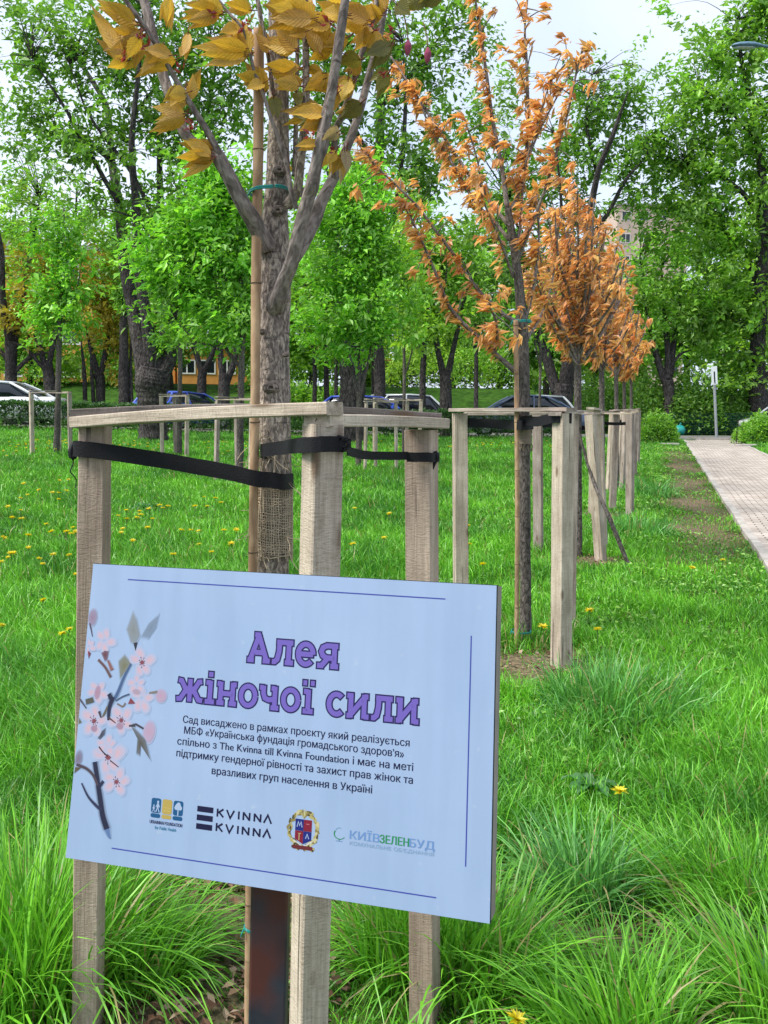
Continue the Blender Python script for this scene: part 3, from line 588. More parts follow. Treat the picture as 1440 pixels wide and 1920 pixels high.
for WASH in (0, 1):                                             # pale washes first, then the shapes
    for c, r, ctr, k5 in (((370, 380), 105, 0, 0), ((640, 535), 112, 1, .5), ((320, 740), 95, 0, 1), ((640, 790), 110, 0, .3), ((490, 950), 115, 1, .9), ((295, 955), 120, 1, .2), ((395, 1215), 150, 1, .6), ((455, 1395), 112, 1, .1), ((600, 690), 80, 0, .4), ((260, 420), 60, 0, .7), ((385, 1130), 90, 0, .2)):
        cc = A(c)[0]; R_ = r/3.84*.62
        for i in range(5):
            a = k5+i*1.2566+.2*math.sin(i*3+c[0]); rr = R_*(.62+.06*math.sin(i*7+c[1])); pc = cc+np.array([math.cos(a), math.sin(a)])*rr
            q = np.linspace(0, 6.2832, 18, endpoint=False); ex, ey = rr*.86*np.cos(q), rr*(.62+.1*np.sin(2*q))*np.sin(q)
            uv = np.c_[pc[0]+ex*math.cos(a)-ey*math.sin(a), pc[1]+ex*math.sin(a)+ey*math.cos(a)]
            uv[:, 0] = np.maximum(uv[:, 0], 3)
            mixf = .55+.25*math.sin(i*2+c[0]*.1)
            s_face(uv, [PNE*(1-mixf*.2)+PNK*mixf*.2, PNK*.65+S2L((222, 172, 184))*.35])
        if ctr and WASH == 1:
            for j in range(9):
                a = j*.7+c[0]; e = cc+np.array([math.cos(a), math.sin(a)])*R_*(.3+.12*math.sin(j*5)); k.stroke([cc, e], .8, S2L((150, 84, 98))); k.ell(e, .9, .9, S2L((92, 42, 56)), 0, 8)
            k.ell(cc, R_*.17, R_*.17, S2L((140, 78, 92)), 0, 10)
    for (x, y), rx, ry, c in (((278, 215), 28, 48, (150, 98, 118)), ((775, 775), 34, 36, (205, 150, 168)), ((690, 1035), 36, 60, (205, 152, 172)), ((165, 1225), 22, 46, (110, 62, 76)), ((320, 750), 22, 46, (186, 112, 124)), ((295, 1010), 24, 22, (176, 104, 116)), ((480, 990), 26, 24, (178, 104, 114)), ((600, 745), 30, 18, (190, 140, 148))):
        q = A((x, y))[0]; q[0] = max(q[0], rx/4.4+1); s_ell(q, rx/4.6, ry/4.6, S2L(c)*.75+PAN*.25, -.1)
    for pts, c0 in ((((575, 190), (535, 300), (560, 380), (590, 400), (620, 340), (600, 240)), (140, 146, 148)), (((755, 205), (690, 260), (640, 345), (690, 355), (735, 290)), (126, 144, 168)), (((515, 490), (475, 530), (485, 640), (530, 590), (562, 545)), (128, 126, 96)), (((560, 990), (610, 1060), (600, 1180), (625, 1195), (630, 1110), (690, 1225), (660, 1090)), (92, 86, 74)),
                  (((390, 840), (345, 935), (370, 920), (392, 870)), (110, 104, 92)), (((235, 800), (240, 835), (295, 820), (285, 785)), (92, 92, 84)), (((540, 830), (558, 790), (592, 830)), (140, 70, 82)), (((350, 470), (372, 520), (388, 515), (398, 455), (370, 450)), (110, 56, 64)), (((250, 450), (256, 505), (272, 470)), (130, 60, 76)), (((155, 1330), (160, 1290), (205, 1290)), (104, 92, 70)), (((190, 935), (183, 975), (205, 965)), (120, 116, 90)),
                  (((578, 395), (606, 392), (594, 455)), (52, 52, 64)), (((325, 1075), (350, 1030), (375, 1010), (370, 1050), (338, 1092)), (64, 62, 78))):
        s_face(A(*pts), S2L(c0))
    for pts, w0, w1, c in ((((560, 545), (510, 640), (470, 740), (440, 800)), 3, 5, (78, 104, 150)), (((430, 780), (405, 860), (397, 950)), 8, 4, (46, 50, 80)), (((400, 760), (430, 815)), 7, 7, (42, 46, 74)), (((300, 1250), (318, 1380), (338, 1520), (355, 1640), (385, 1740)), 7, 9, (44, 46, 74)), (((385, 1740), (400, 1790), (412, 1810)), 8, 1, (104, 132, 180)), (((170, 1270), (240, 1300), (290, 1350), (320, 1420)), 4, 4, (84, 72, 84)),
                            (((205, 1405), (250, 1500), (300, 1560), (345, 1600)), 2, 5, (52, 56, 88)), (((330, 1430), (362, 1390)), 6, 4, (50, 52, 82)), (((265, 255), (283, 350)), 2.4, 1, (90, 74, 92)), (((325, 515), (375, 570), (415, 640)), 3.4, 3.6, (112, 84, 84)), (((395, 520), (425, 590)), 3, 5, (150, 104, 100)), (((450, 810), (500, 780), (548, 762)), 1.6, 2, (66, 84, 118)), (((590, 975), (650, 1010)), 2.4, 2.4, (72, 62, 72)),
                            (((545, 990), (590, 985)), 3, 4, (70, 66, 74)), (((195, 800), (240, 865)), 2.6, 1.6, (86, 80, 92)), (((690, 755), (750, 745)), 2.6, 3.4, (136, 128, 122)), (((400, 930), (450, 970)), 3, 1.6, (100, 72, 72)), (((330, 1140), (360, 1180), (395, 1210)), 2.4, 2, (66, 54, 66)), (((410, 1240), (470, 1288)), 2, 1.6, (66, 54, 66)), (((460, 830), (500, 850), (520, 825)), 2, 2, (130, 110, 100)), (((330, 885), (345, 930)), 4, 3, (70, 66, 80))):
        astroke(pts, w0*1.0, w1*1.0, S2L(c))
k.build('blossom_picture')
# post of angle steel
Dp = float(SG((300, 0))[1])+.09
b0, b1 = P(508, 1700, Dp), P(503, 1930, Dp); t_ = (b0[2]+.05)/(b0[2]-b1[2]); foot = b0+(b1-b0)*t_; topp = b0-(b1-b0)*1.15
mb = MB(); mb.beam(foot, topp, .052, .05, (0, -1, 0), .003, 30)
m, n, b = mat('rusty_steel', .55, .4); T = attr(n, 'T'); f = noise(n, T, 14, 5)
f0 = noise(n, T, 1, 3, (9, 9, 5.5)); c = ramp(n, f, [(.35, (.012, .014, .022)), (.6, (.03, .033, .048))])
c = mixc(n, c, (.085, .022, .017), ramp(n, f0, [(.40, (0, 0, 0)), (.56, (.9, .9, .9))])); n.links.new(c, b.inputs['Base Color']); bump(n, b, f, .4, .004)
mb.build('post', m, sroot)
# ------------------------------------------------------------------ near tree with its support frame
def stake(par, top, low, D, w, yaw, m, seed, name='stake'):
    a, b_ = P(*top, D), P(*low, D); g = float(G(a[0], a[1]))-.08
    f = b_+(b_-a)*((g-b_[2])/(b_[2]-a[2])); mb = MB(); y = math.radians(yaw)
    mb.beam(f, a, w, w, (math.sin(y), -math.cos(y), 0), .003, 14, .012, seed=seed); return mb.build(name, m, par)
NF = thing('tree_support', (*P(500, 900, 2.0)[:2], 0), 'weathered three stake timber frame around the near bronze leaved tree', 'tree support', 'timber tree supports')
stake(NF, (179, 797), (165, 1900), 2.05, .057, 0, W_BROWN, 1)
stake(NF, (606, 795), (579, 1900), 1.72, .0575, 28, W_CREAM, 2)
stake(NF, (790, 806), (797, 1900), 2.07, .0585, -20, W_BROWN, 3)
def rail(par, a, Da, b_, Db, w, h, m, seed, bow=0, roll=0):
    mb = MB(); p, q = P(*a, Da), P(*b_, Db); mb.beam(p, q, w, h, (0, math.sin(roll), math.cos(roll)), .002, 14, .012, seed=seed, bow=bow); return mb.build('rail', m, par)
rail(NF, (148, 792), 2.03, (628, 766), 1.69, .052, .0235, W_CREAM, 4, .004)
rail(NF, (594, 788), 1.70, (822, 794), 2.11, .056, .0225, W_CREAM, 5, .002)
rail(NF, (140, 776), 2.10, (826, 783), 2.12, .062, .020, W_DARK, 6, .016)
def strap(par, pts, h, name='strap', th=.0018):                 # pts: (px,py,D) along the band's middle, h its width
    p = np.array([P(a, b_, d) for a, b_, d in pts]); q = cr(p, 8*len(p)); mb = MB(); g = np.random.default_rng(int(abs(pts[0][0])))
    z = np.array([0, 0, h/2]); wv = .0006*np.cumsum(g.normal(0, 1, len(q)))[:, None]*np.array([0, 0, 1.])*.4
    mb.ribbon(q-z+wv, q+z+wv, th=th); return mb.build(name, STRAP, par)
DT = 2.07                                                       # trunk distance
strap(NF, [(143, 845, 2.12), (139, 843, 2.05), (146, 840, 2.012), (206, 848, 2.012), (330, 868, 2.0), (440, 889, 1.985), (474, 897, 1.98), (500, 900, 1.99), (530, 903, 2.005), (549, 902, 2.06)], .0335)
strap(NF, [(489, 846, 2.06), (498, 844, 1.985), (530, 839, 1.92), (565, 834, 1.70), (600, 832, 1.662), (645, 831, 1.70), (652, 833, 1.76)], .0275)
strap(NF, [(650, 846, 1.76), (690, 855, 1.9), (764, 856, 2.03)], .017)
strap(NF, [(763, 857, 2.03), (806, 858, 2.025), (823, 857, 2.08)], .02)
mb = MB()
for s_ in range(7):
    q = np.array([P(640+rng.uniform(-8, 18), 832+rng.uniform(-14, 14), 1.685) for _ in range(5)]); mb.tube(q, .0028, 5, 14)
mb.build('strap_knot', STRAP, NF)
mb = MB(); q = [P(x, y, d) for x, y, d in ((140, 832, 2.04), (134, 845, 2.03), (136, 858, 2.03), (141, 850, 2.03))]; mb.tube(q, .007, 6, 14)
mb.tube([P(x, y, 2.03) for x, y in ((138, 858), (137, 870), (132, 884), (139, 893), (143, 900), (142, 915))], .0013, 5, 24); mb.build('strap_knot', STRAP, NF)
mb = MB(); mb.tube([P(x, y, 2.05) for x, y in ((816, 846), (819, 858), (815, 868), (812, 880))], [.004, .006, .004, .0015], 6, 14); mb.build('strap_knot', STRAP, NF)
t0 = P(512, 1100, DT)
NT = thing('cherry_tree', (t0[0], t0[1], 0), 'near cherry tree with large bronze leaves, trunk wrapped in burlap behind the sign', 'tree')
def pxtube(mb, pts, D, k=10, n=30, rough=0, seed=0, dd=None):
    p = []; r = []
    for i, q in enumerate(pts):
        d = q[3] if len(q) > 3 else D; p.append(P(q[0], q[1], d)); r.append(q[2]/2*d/FPX)
    mb.tube(p, r, k, n, rough=rough, seed=seed); return np.array(p)
base = P(508, 1500, DT); base2 = base+np.array([-.01, 0, -(base[2]+.08)]); 
mb = MB()
tp = [(505, 2450, 82), (507, 1900, 68), (508, 1500, 64), (511, 1080, 62), (515, 950, 61), (517, 880, 60), (516, 800, 58), (515, 740, 59), (514, 640, 56), (516, 560, 57), (516, 500, 52), (515, 455, 54), (516, 400, 46), (520, 372, 47), (522, 330, 44), (522, 250, 38), (523, 200, 36), (521, 60, 34), (520, -60, 30), (524, -220, 24), (515, -420, 14)]
pxtube(mb, tp, DT, 26, 260, .028, 3)
trunk = mb.build('trunk', BARK1, NT, smooth=True)
for x, y, r, kx in ((509, 727, 15, 0), (492, 622, 7, 0), (536, 665, 6, 0), (522, 395, 12, 0), (520, 560, 20, 0), (525, 320, 12, 0)):
    c = P(x, y, DT-.031); rr = r*DT/FPX; mb = MB()
    for j in range(3):
        a = np.linspace(0, 6.2832, 16); ring = c+np.stack([np.cos(a)*rr*(1-.28*j), np.full(16, -.004*j), np.sin(a)*rr*(.62-.14*j)], -1); mb.tube(ring, rr*.2, 6, rough=.3, seed=j, cap=False)
    mb.build('bark_knot', BARK1, trunk, smooth=True)
NB = []
for i, (pts, m) in enumerate((
    ([(498, 462, 42, 2.05), (488, 440, 34, 2.03), (470, 405, 31, 2.0), (457, 384, 29, 1.98), (430, 332, 27, 1.96), (412, 300, 27, 1.95), (403, 282, 20, 1.95), (398, 276, 11, 1.95)], BARKB),
    ([(416, 306, 15, 1.95), (407, 280, 13, 1.94), (385, 240, 12, 1.93), (362, 203, 11, 1.92), (330, 150, 10, 1.91), (299, 95, 9, 1.9), (268, 45, 9, 1.89), (235, 0, 8, 1.88), (180, -80, 6, 1.87)], BARKB),
    ([(400, 290, 20, 1.97), (375, 278, 20, 1.98), (349, 253, 20, 2.0), (331, 212, 20, 2.02), (316, 170, 19, 2.03), (303, 131, 19, 2.04), (285, 60, 18, 2.05), (270, 0, 17, 2.06), (240, -120, 12, 2.08)], BARKB),
    ([(516, 575, 40, 2.05), (523, 558, 32, 2.02), (536, 520, 27, 1.99), (547, 493, 26, 1.97), (558, 445, 25, 1.95), (567, 409, 25, 1.94), (580, 366, 24, 1.93), (586, 347, 26, 1.92), (593, 310, 22, 1.91), (601, 271, 22, 1.9), (613, 210, 20, 1.9), (624, 158, 18, 1.89), (642, 36, 17, 1.88), (655, -60, 13, 1.87)], BARKB),
    ([(535, 500, 30, 2.08), (562, 467, 26, 2.1), (588, 417, 25, 2.12), (601, 381, 24, 2.13), (617, 350, 21, 2.14), (630, 326, 19, 2.15), (645, 290, 17, 2.16), (669, 226, 15, 2.17), (685, 170, 14, 2.18), (696, 126, 13, 2.18), (715, 50, 12, 2.19), (728, -30, 9, 2.2)], BARKB),
    ([(540, 385, 22, 2.04), (556, 361, 18, 2.02), (562, 320, 16, 2.0), (568, 262, 15, 1.98), (573, 200, 14, 1.97), (574, 153, 13, 1.97), (573, 80, 12, 1.96), (572, -20, 10, 1.95)], BARK1),
    ([(556, 392, 9, 1.96), (545, 355, 9, 1.95), (538, 310, 8, 1.95), (520, 255, 8, 1.94), (506, 215, 7, 1.93), (488, 160, 6, 1.93), (476, 131, 6, 1.93), (458, 60, 5, 1.92), (430, 25, 5, 1.92), (402, -10, 4, 1.92)], BARKB),
    ([(627, 335, 12, 2.14), (628, 253, 12, 2.1), (638, 225, 12, 2.08), (647, 203, 12, 2.06), (662, 155, 11, 2.05), (674, 113, 11, 2.04), (690, 65, 10, 2.04), (703, 20, 10, 2.04), (712, -30, 8, 2.04)], BARKB),
    ([(513, 178, 7, 2.0), (505, 120, 7, 1.99), (498, 77, 8, 1.98), (490, 40, 8, 1.98), (484, 5, 8, 1.98), (474, -50, 6, 1.98)], BARK1),
    ([(560, 365, 12, 2.06), (578, 350, 10, 2.06), (590, 330, 9, 2.07), (607, 292, 10, 2.09), (615, 240, 9, 2.1), (622, 200, 8, 2.1)], BARKB),
    ([(552, 330, 9, 2.06), (554, 270, 9, 2.07), (556, 180, 8, 2.07), (558, 60, 7, 2.07), (557, -20, 6, 2.07)], BARK1))):
    mb = MB(); pxtube(mb, pts, DT, 12, 70, .045, 20+i); NB.append(mb.build('branch', m, NT, smooth=True))
# big bronze leaves: (node x, node y, tip x, tip y, distance, width px, tone)
LV = [(230, 105, 172, 22, 1.9, 34, 0), (232, 108, 190, 62, 1.9, 36, 0), (236, 112, 200, 92, 1.9, 34, 1), (240, 115, 240, 118, 1.9, 34, 0), (330, 112, 262, 128, 1.9, 40, 0), (320, 105, 268, 88, 1.88, 36, 1),
 (262, 68, 208, 52, 1.9, 30, 0), (265, 62, 203, 85, 1.89, 34, 1), (262, 70, 236, 112, 1.88, 34, 0), (350, 88, 338, 108, 1.95, 26, 1), (353, 62, 346, 112, 1.96, 24, 0), (316, 8, 312, 52, 1.97, 24, 1), (318, -8, 314, 46, 1.96, 26, 0), (255, 48, 184, 12, 1.88, 36, 0), (252, 40, 200, 0, 1.87, 34, 1), (262, 55, 205, 92, 1.91, 36, 0),
 (345, 170, 318, 200, 1.92, 40, 0), (350, 175, 316, 178, 1.91, 40, 0), (355, 188, 362, 136, 1.92, 34, 1), (346, 214, 282, 198, 1.92, 32, 0), (348, 218, 288, 232, 1.92, 30, 1), (344, 210, 300, 214, 1.93, 26, 0),
 (394, 298, 328, 294, 1.93, 40, 0), (396, 292, 345, 262, 1.92, 34, 0), (397, 300, 340, 316, 1.92, 28, 1), (393, 286, 352, 258, 1.93, 30, 0), (398, 282, 372, 262, 1.94, 28, 1),
 (412, 28, 346, 40, 1.92, 30, 1), (414, 24, 350, 8, 1.91, 34, 0), (418, 22, 372, -6, 1.9, 34, 0), (462, 98, 372, 102, 1.93, 36, 0), (464, 92, 390, 76, 1.92, 34, 0), (466, 104, 382, 122, 1.94, 38, 1), (470, 100, 428, 36, 1.92, 44, 0), (462, 106, 445, 60, 1.93, 40, 1),
 (495, 160, 442, 138, 1.94, 46, 0), (496, 156, 460, 168, 1.93, 34, 0), (492, 166, 470, 118, 1.93, 38, 1), (500, 172, 486, 120, 1.94, 24, 0),
 (552, 92, 492, 82, 1.95, 38, 0), (556, 94, 515, 52, 1.95, 40, 1), (558, 132, 494, 118, 1.95, 36, 0), (562, 128, 502, 126, 1.94, 30, 1), (562, 162, 512, 150, 1.94, 36, 0), (568, 150, 516, 168, 1.95, 34, 0),
 (588, 28, 500, 8, 1.92, 44, 0), (586, 36, 505, 34, 1.91, 44, 1), (592, 40, 540, -6, 1.92, 44, 0), (620, 40, 562, 52, 1.95, 46, 0), (618, 46, 580, 90, 1.95, 40, 1), (620, 96, 578, 112, 1.95, 40, 0), (600, 100, 572, 52, 1.94, 36, 1), (610, 148, 580, 152, 1.95, 36, 0), (606, 138, 572, 126, 1.95, 32, 1),
 (632, 150, 578, 170, 1.94, 42, 0), (612, 215, 540, 212, 1.9, 40, 0), (606, 222, 562, 244, 1.9, 34, 0), (600, 225, 583, 190, 1.9, 36, 1), (602, 222, 556, 236, 1.9, 30, 2), (597, 268, 552, 274, 1.9, 26, 0), (540, 308, 540, 328, 2.03, 20, 0),
 (512, 182, 522, 222, 1.96, 34, 2), (556, 172, 562, 205, 1.97, 26, 2), (676, 112, 630, 118, 2.0, 46, 2), (684, 48, 640, 42, 2.0, 46, 0), (690, 40, 636, 12, 1.99, 44, 1), (678, 194, 636, 222, 2.02, 44, 2), (662, 150, 618, 178, 2.0, 40, 0), (662, 155, 620, 190, 2.0, 40, 1), (732, 86, 684, 104, 2.04, 40, 2), (735, 82, 700, 130, 2.05, 38, 2), (728, 138, 702, 172, 2.05, 30, 2), (712, 95, 668, 40, 2.04, 42, 0), (716, 30, 668, 24, 2.03, 46, 0), (722, 18, 690, -14, 2.03, 44, 1), (742, 8, 770, 28, 2.06, 42, 2), (800, -4, 752, 16, 2.06, 40, 2), (830, -8, 772, 8, 2.06, 40, 2),
 (634, 248, 602, 262, 1.9, 36, 3), (646, 282, 650, 326, 1.92, 32, 3), (630, 285, 612, 310, 1.92, 26, 0), (640, 290, 622, 328, 1.92, 28, 1), (648, 30, 602, 18, 1.9, 44, 0), (652, 70, 606, 88, 1.92, 42, 1), (654, 150, 640, 190, 1.94, 40, 0), (640, 100, 606, 74, 1.93, 36, 0),
 (545, 20, 500, -10, 1.93, 40, 1), (470, 20, 420, 4, 1.92, 36, 0), (575, 60, 540, 66, 1.93, 36, 1), (448, 55, 410, 62, 1.93, 34, 0), (300, 92, 262, 140, 1.9, 30, 1), (560, 12, 520, 44, 1.96, 40, 0), (660, -6, 600, -8, 1.9, 46, 0), (700, 60, 664, 80, 2.0, 40, 1), (504, 98, 478, 60, 1.96, 30, 1), (632, 178, 605, 200, 1.93, 34, 1)]
TON = [[(.62, .36, .045), (.80, .52, .07)], [(.44, .25, .036), (.62, .37, .055)], [(.16, .15, .032), (.26, .23, .05)], [(.36, .28, .16), (.42, .31, .17)]]
mb = MB(); g = np.random.default_rng(5)
extra = []
for (x, y, tx, ty, D, wd, tn) in LV:
    for _ in range(int(g.choice([1, 1, 2, 2]))): extra.append((x+g.uniform(-5, 5), y+g.uniform(-5, 5), tx+g.uniform(-14, 18), ty+g.uniform(-20, 22), D+g.uniform(.01, .07), wd*g.uniform(.8, 1.1), int(g.choice([tn, 1]))))
for (x, y, tx, ty, D, wd, tn) in LV+extra:
    a = P(x, y, D); D2 = D+g.uniform(-.03, .035); e = P(tx, ty, D2); ln = np.linalg.norm(e-a)
    if ln < .02: e = P(tx-40, ty+8, D2); ln = np.linalg.norm(e-a)
    ax = (e-a)/ln; vw = nz(a-np.array([0, 0, CAMH])); sdv = nz(np.cross(ax, vw)); nn = nz(np.cross(sdv, ax))
    ro = g.uniform(-.75, .75); sdv, nn = sdv*np.cos(ro)+nn*np.sin(ro), nn*np.cos(ro)-sdv*np.sin(ro)
    if nn[2] < 0: nn, sdv = -nn, -sdv
    W_ = wd*D/FPX*.78; m_, k_ = 13, 7; u = np.linspace(0, 1, m_); v = np.linspace(-1, 1, k_)
    wf = np.sin(np.pi*np.clip(u, 0, 1)**.78)**.9*(1-.3*u)*(1-u**4*.6)*1.12; wf[0] = .03; wf[-1] = .0
    cu = g.uniform(.03, .2); fo = g.uniform(.02, .2); wav = g.uniform(.0, .06); ph = g.uniform(0, 6)
    q = a+ax*(u*ln)[:, None]-np.array([0, 0, 1.])*(cu*ln*(u**2-u*.8))[:, None]
    saw = 1+.06*np.where(np.arange(m_) % 2, 1, -1)
    X = q[:, None]+sdv*(wf*saw*W_/2)[:, None, None]*v[None, :, None]+nn*((np.abs(v)[None]**1.3*fo*(wf*W_)[:, None])+wav*W_*np.sin(u*9+ph)[:, None]*np.abs(v)[None])[..., None]
    mb.tube([a-ax*.012+[0, 0, .004], a-ax*.004+[0, 0, .002], a+ax*.004], .0009, 4, col=(.22, .06, .04))
    t = g.random(); c = np.array(TON[tn][0])*(1-t)+np.array(TON[tn][1])*t
    vein = 1-.18*(np.abs(v) < .1)-.05*((np.arange(m_) % 2)[:, None]*(np.abs(v) > .3))
    mb.grid(X, (c*np.broadcast_to(vein, (m_, k_))[..., None]).reshape(-1, 3), np.stack([np.broadcast_to(u[:, None], (m_, k_)), np.broadcast_to(v[None], (m_, k_)), np.full((m_, k_), g.uniform(0, 50))], -1).reshape(-1, 3))
mb.build('leaves', BRONZE, NT, smooth=True)
for x, y, D in ((231, 106, 1.89), (262, 66, 1.88), (276, 88, 1.89), (405, 28, 1.91), (462, 48, 1.92), (466, 44, 1.92), (360, 228, 1.91), (362, 238, 1.91), (702, 54, 2.03), (735, 56, 2.05), (618, 40, 1.93), (622, 34, 1.93), (634, 166, 1.93), (585, 250, 1.89), (622, 280, 1.9), (340, 132, 1.9), (718, 138, 2.04)):
    mb = MB()
    for j in range(6):
        a = P(x+g.uniform(-6, 6), y+g.uniform(-6, 6), D); d = nz(np.array([g.normal(-.3, .6), -.4, g.normal(-.2, .6)])); mb.leaves([a], d[None], nz(g.normal(0, 1, 3))[None], g.uniform(.008, .02), .007, np.array((.34, .05, .045))*g.uniform(.6, 1.3), .3)
    mb.build('bud_scales', COPPER, NT)
for x, y, D in ((765, 88, 2.06), (802, 102, 2.06)):
    mb = MB(); p = P(x, y, D); mb.tube([P(x-8, y-60, D), P(x-2, y-35, D), P(x, y-12, D)], .0012, 5, 8, (.16, .09, .05)); mb.tube([P(x, y-13, D), P(x, y-6, D), p, P(x-1, y+11, D), P(x-2, y+18, D)], [.002, .006, .0078, .005, .0008], 10, 14, (.26, .06, .11)); mb.build('blossom_bud', FIBRE, NT, smooth=True)
# burlap, raffia, bamboo cane, ties
BW = thing('burlap_wrap', P(515, 1055, DT), 'frayed open weave burlap wrapped round the near tree trunk', 'burlap wrap')
mb = MB(); g = np.random.default_rng(9)
zz = np.array([P(515, y, DT) for y in np.linspace(900, 1056, 40)]); R0 = .0388
for j in range(46):                                             # vertical threads
    a0 = j/46*6.2832; q = zz+np.stack([np.cos(a0+.02*np.sin(np.arange(40)*.5+j))*R0, np.sin(a0+.02*np.sin(np.arange(40)*.5+j))*R0, zz[:, 2]*0], -1); e = g.integers(34, 40)
    mb.tube(q[:e], .0011, 4, col=np.array((.44, .36, .27))*g.uniform(.7, 1.25))
for j in range(36):
    a = np.linspace(0, 6.2832, 40); z = zz[j] if j < 36 else zz[-1]; q = z+np.stack([np.cos(a)*(R0+.0008*np.sin(a*23+j*3.14)), np.sin(a)*(R0+.0008*np.sin(a*23+j*3.14)), .0015*np.sin(a*3+j)+.0008*g.normal(0, 1, 40)], -1)
    mb.tube(q, .0012, 4, col=np.array((.40, .325, .24))*g.uniform(.7, 1.25), cap=False)
mb.build('weave', FIBRE, BW)
mb = MB()
for j in range(75):
    y0 = g.choice([g.uniform(785, 870), g.uniform(850, 905), g.uniform(950, 1050)]); a0 = g.choice([g.uniform(3.0, 4.6), g.uniform(3.3, 6.3)]); c = P(515, y0, DT)
    q = [c+np.array([np.cos(a0)*.034, np.sin(a0)*.034, 0])]; d = np.array([np.cos(a0), np.sin(a0), g.uniform(-1, .6)])*.3
    for i in range(5): d = d+g.normal(0, .32, 3)+[0, 0, -.14]; q.append(q[-1]+d*.011)
    mb.tube(q, .0007, 4, 12, col=np.array((.42, .34, .23))*g.uniform(.55, 1.3))
for a0 in (3.4, 3.6, 4.0):
    q = [P(515, y, DT)+np.array([np.cos(a0+.1*np.sin(y*.05))*.042, np.sin(a0)*.042, 0]) for y in range(800, 1050, 12)]; mb.tube(q, .0011, 4, 40, col=(.40, .33, .24))
mb.build('raffia', FIBRE, BW)
BAMB = bark_mat('bamboo', (.30, .20, .12), (.40, .275, .17), (.47, .34, .21), .25, .1)
def cane(name_pts, D, label, k=12, ties=(), tie_R=None, extra=None):
    p = np.array([P(x, y, D) for x, y, w_ in name_pts]); r = np.array([w_/2*D/FPX for _, _, w_ in name_pts]); q = cr(np.c_[p, r], 120)
    z = q[:, 2]; rr = q[:, 3].copy(); nodes = np.arange(z.min()+.2, z.max(), .27)
    for nd in nodes: rr *= 1+.13*np.exp(-((z-nd)/.006)**2)-.04*np.exp(-((z-nd-.012)/.006)**2)
    root = thing('bamboo_cane', q[np.argmin(z), :3], label, 'bamboo cane', 'bamboo canes tied to the cherry trees')
    mb = MB(); mb.tube(q[:, :3], rr, k); cn = mb.build('cane', BAMB, root, smooth=True)
    if len(nodes):
        for nd in nodes:
            mb = MB(); i = np.argmin(abs(z-nd)); a = np.linspace(0, 6.2832, 18); mb.tube(q[i, :3]+np.stack([np.cos(a), np.sin(a), 0*a], -1)*q[i, 3]*1.06, q[i, 3]*.13, 5, col=(.1, .07, .05), cap=False); mb.build('node_ring', VC, cn)
    for (x, y, Dt, rx, ry, tilt, wd) in ties:
        mb = MB(); c = P(x, y, Dt); a = np.linspace(0, 6.2832, 40)
        for o in (0, wd*1.6): mb.tube(c+np.stack([np.cos(a)*rx, np.sin(a)*ry, np.cos(a)*tilt+o+.0006*np.sin(a*5)], -1), wd, 6, cap=False)
        e = c+np.array([-rx, -.004, -tilt]); mb.tube([e, e+[-.004, -.008, -.008], e+[-.006, -.006, -.016]], wd, 5, 10); mb.build('tie', TIE, root)
    return root
cane([(485, 55, 19), (485, 180, 19), (484, 300, 18.5), (480, 525, 18), (478, 780, 17), (472, 1200, 17), (468, 1700, 17), (466, 1900, 17), (463, 2480, 18)], 2.02, 'thick tan bamboo cane tied with teal cord to the near tree', 14,
     [(505, 361, 2.04, .041, .047, .004, .0021), (472, 1741, 2.02, .016, .017, -.003, .0018)])
# ------------------------------------------------------------------ second cherry with its frame and cane
F2 = thing('tree_support', (.85, 5.6, float(G(.85, 5.6))), 'pale timber frame around the cherry tree just right of the sign', 'tree support', 'timber tree supports')
stake(F2, (862, 775), (864, 1098), 6.0, .083, 8, W_CREAM, 11); stake(F2, (1056, 775), (1052, 1265), 5.15, .085, 32, W_CREAM, 12); stake(F2, (1072, 780), (1069, 960), 6.15, .08, 0, W_GREY, 13)
rail(F2, (850, 769), 6.0, (1072, 768), 5.12, .075, .022, W_GREY, 14); rail(F2, (872, 776), 6.1, (1078, 775), 6.2, .08, .02, W_CREAM, 15); rail(F2, (1040, 776), 5.1, (1085, 772), 6.2, .07, .02, W_GREY, 16)
strap(F2, [(875, 792, 5.98), (930, 795, 5.8), (967, 797, 5.5), (985, 797, 5.47), (1000, 796, 5.56)], .055); strap(F2, [(970, 792, 5.58), (985, 789, 5.47), (1010, 791, 5.3), (1040, 784, 5.12), (1072, 785, 5.12)], .055)
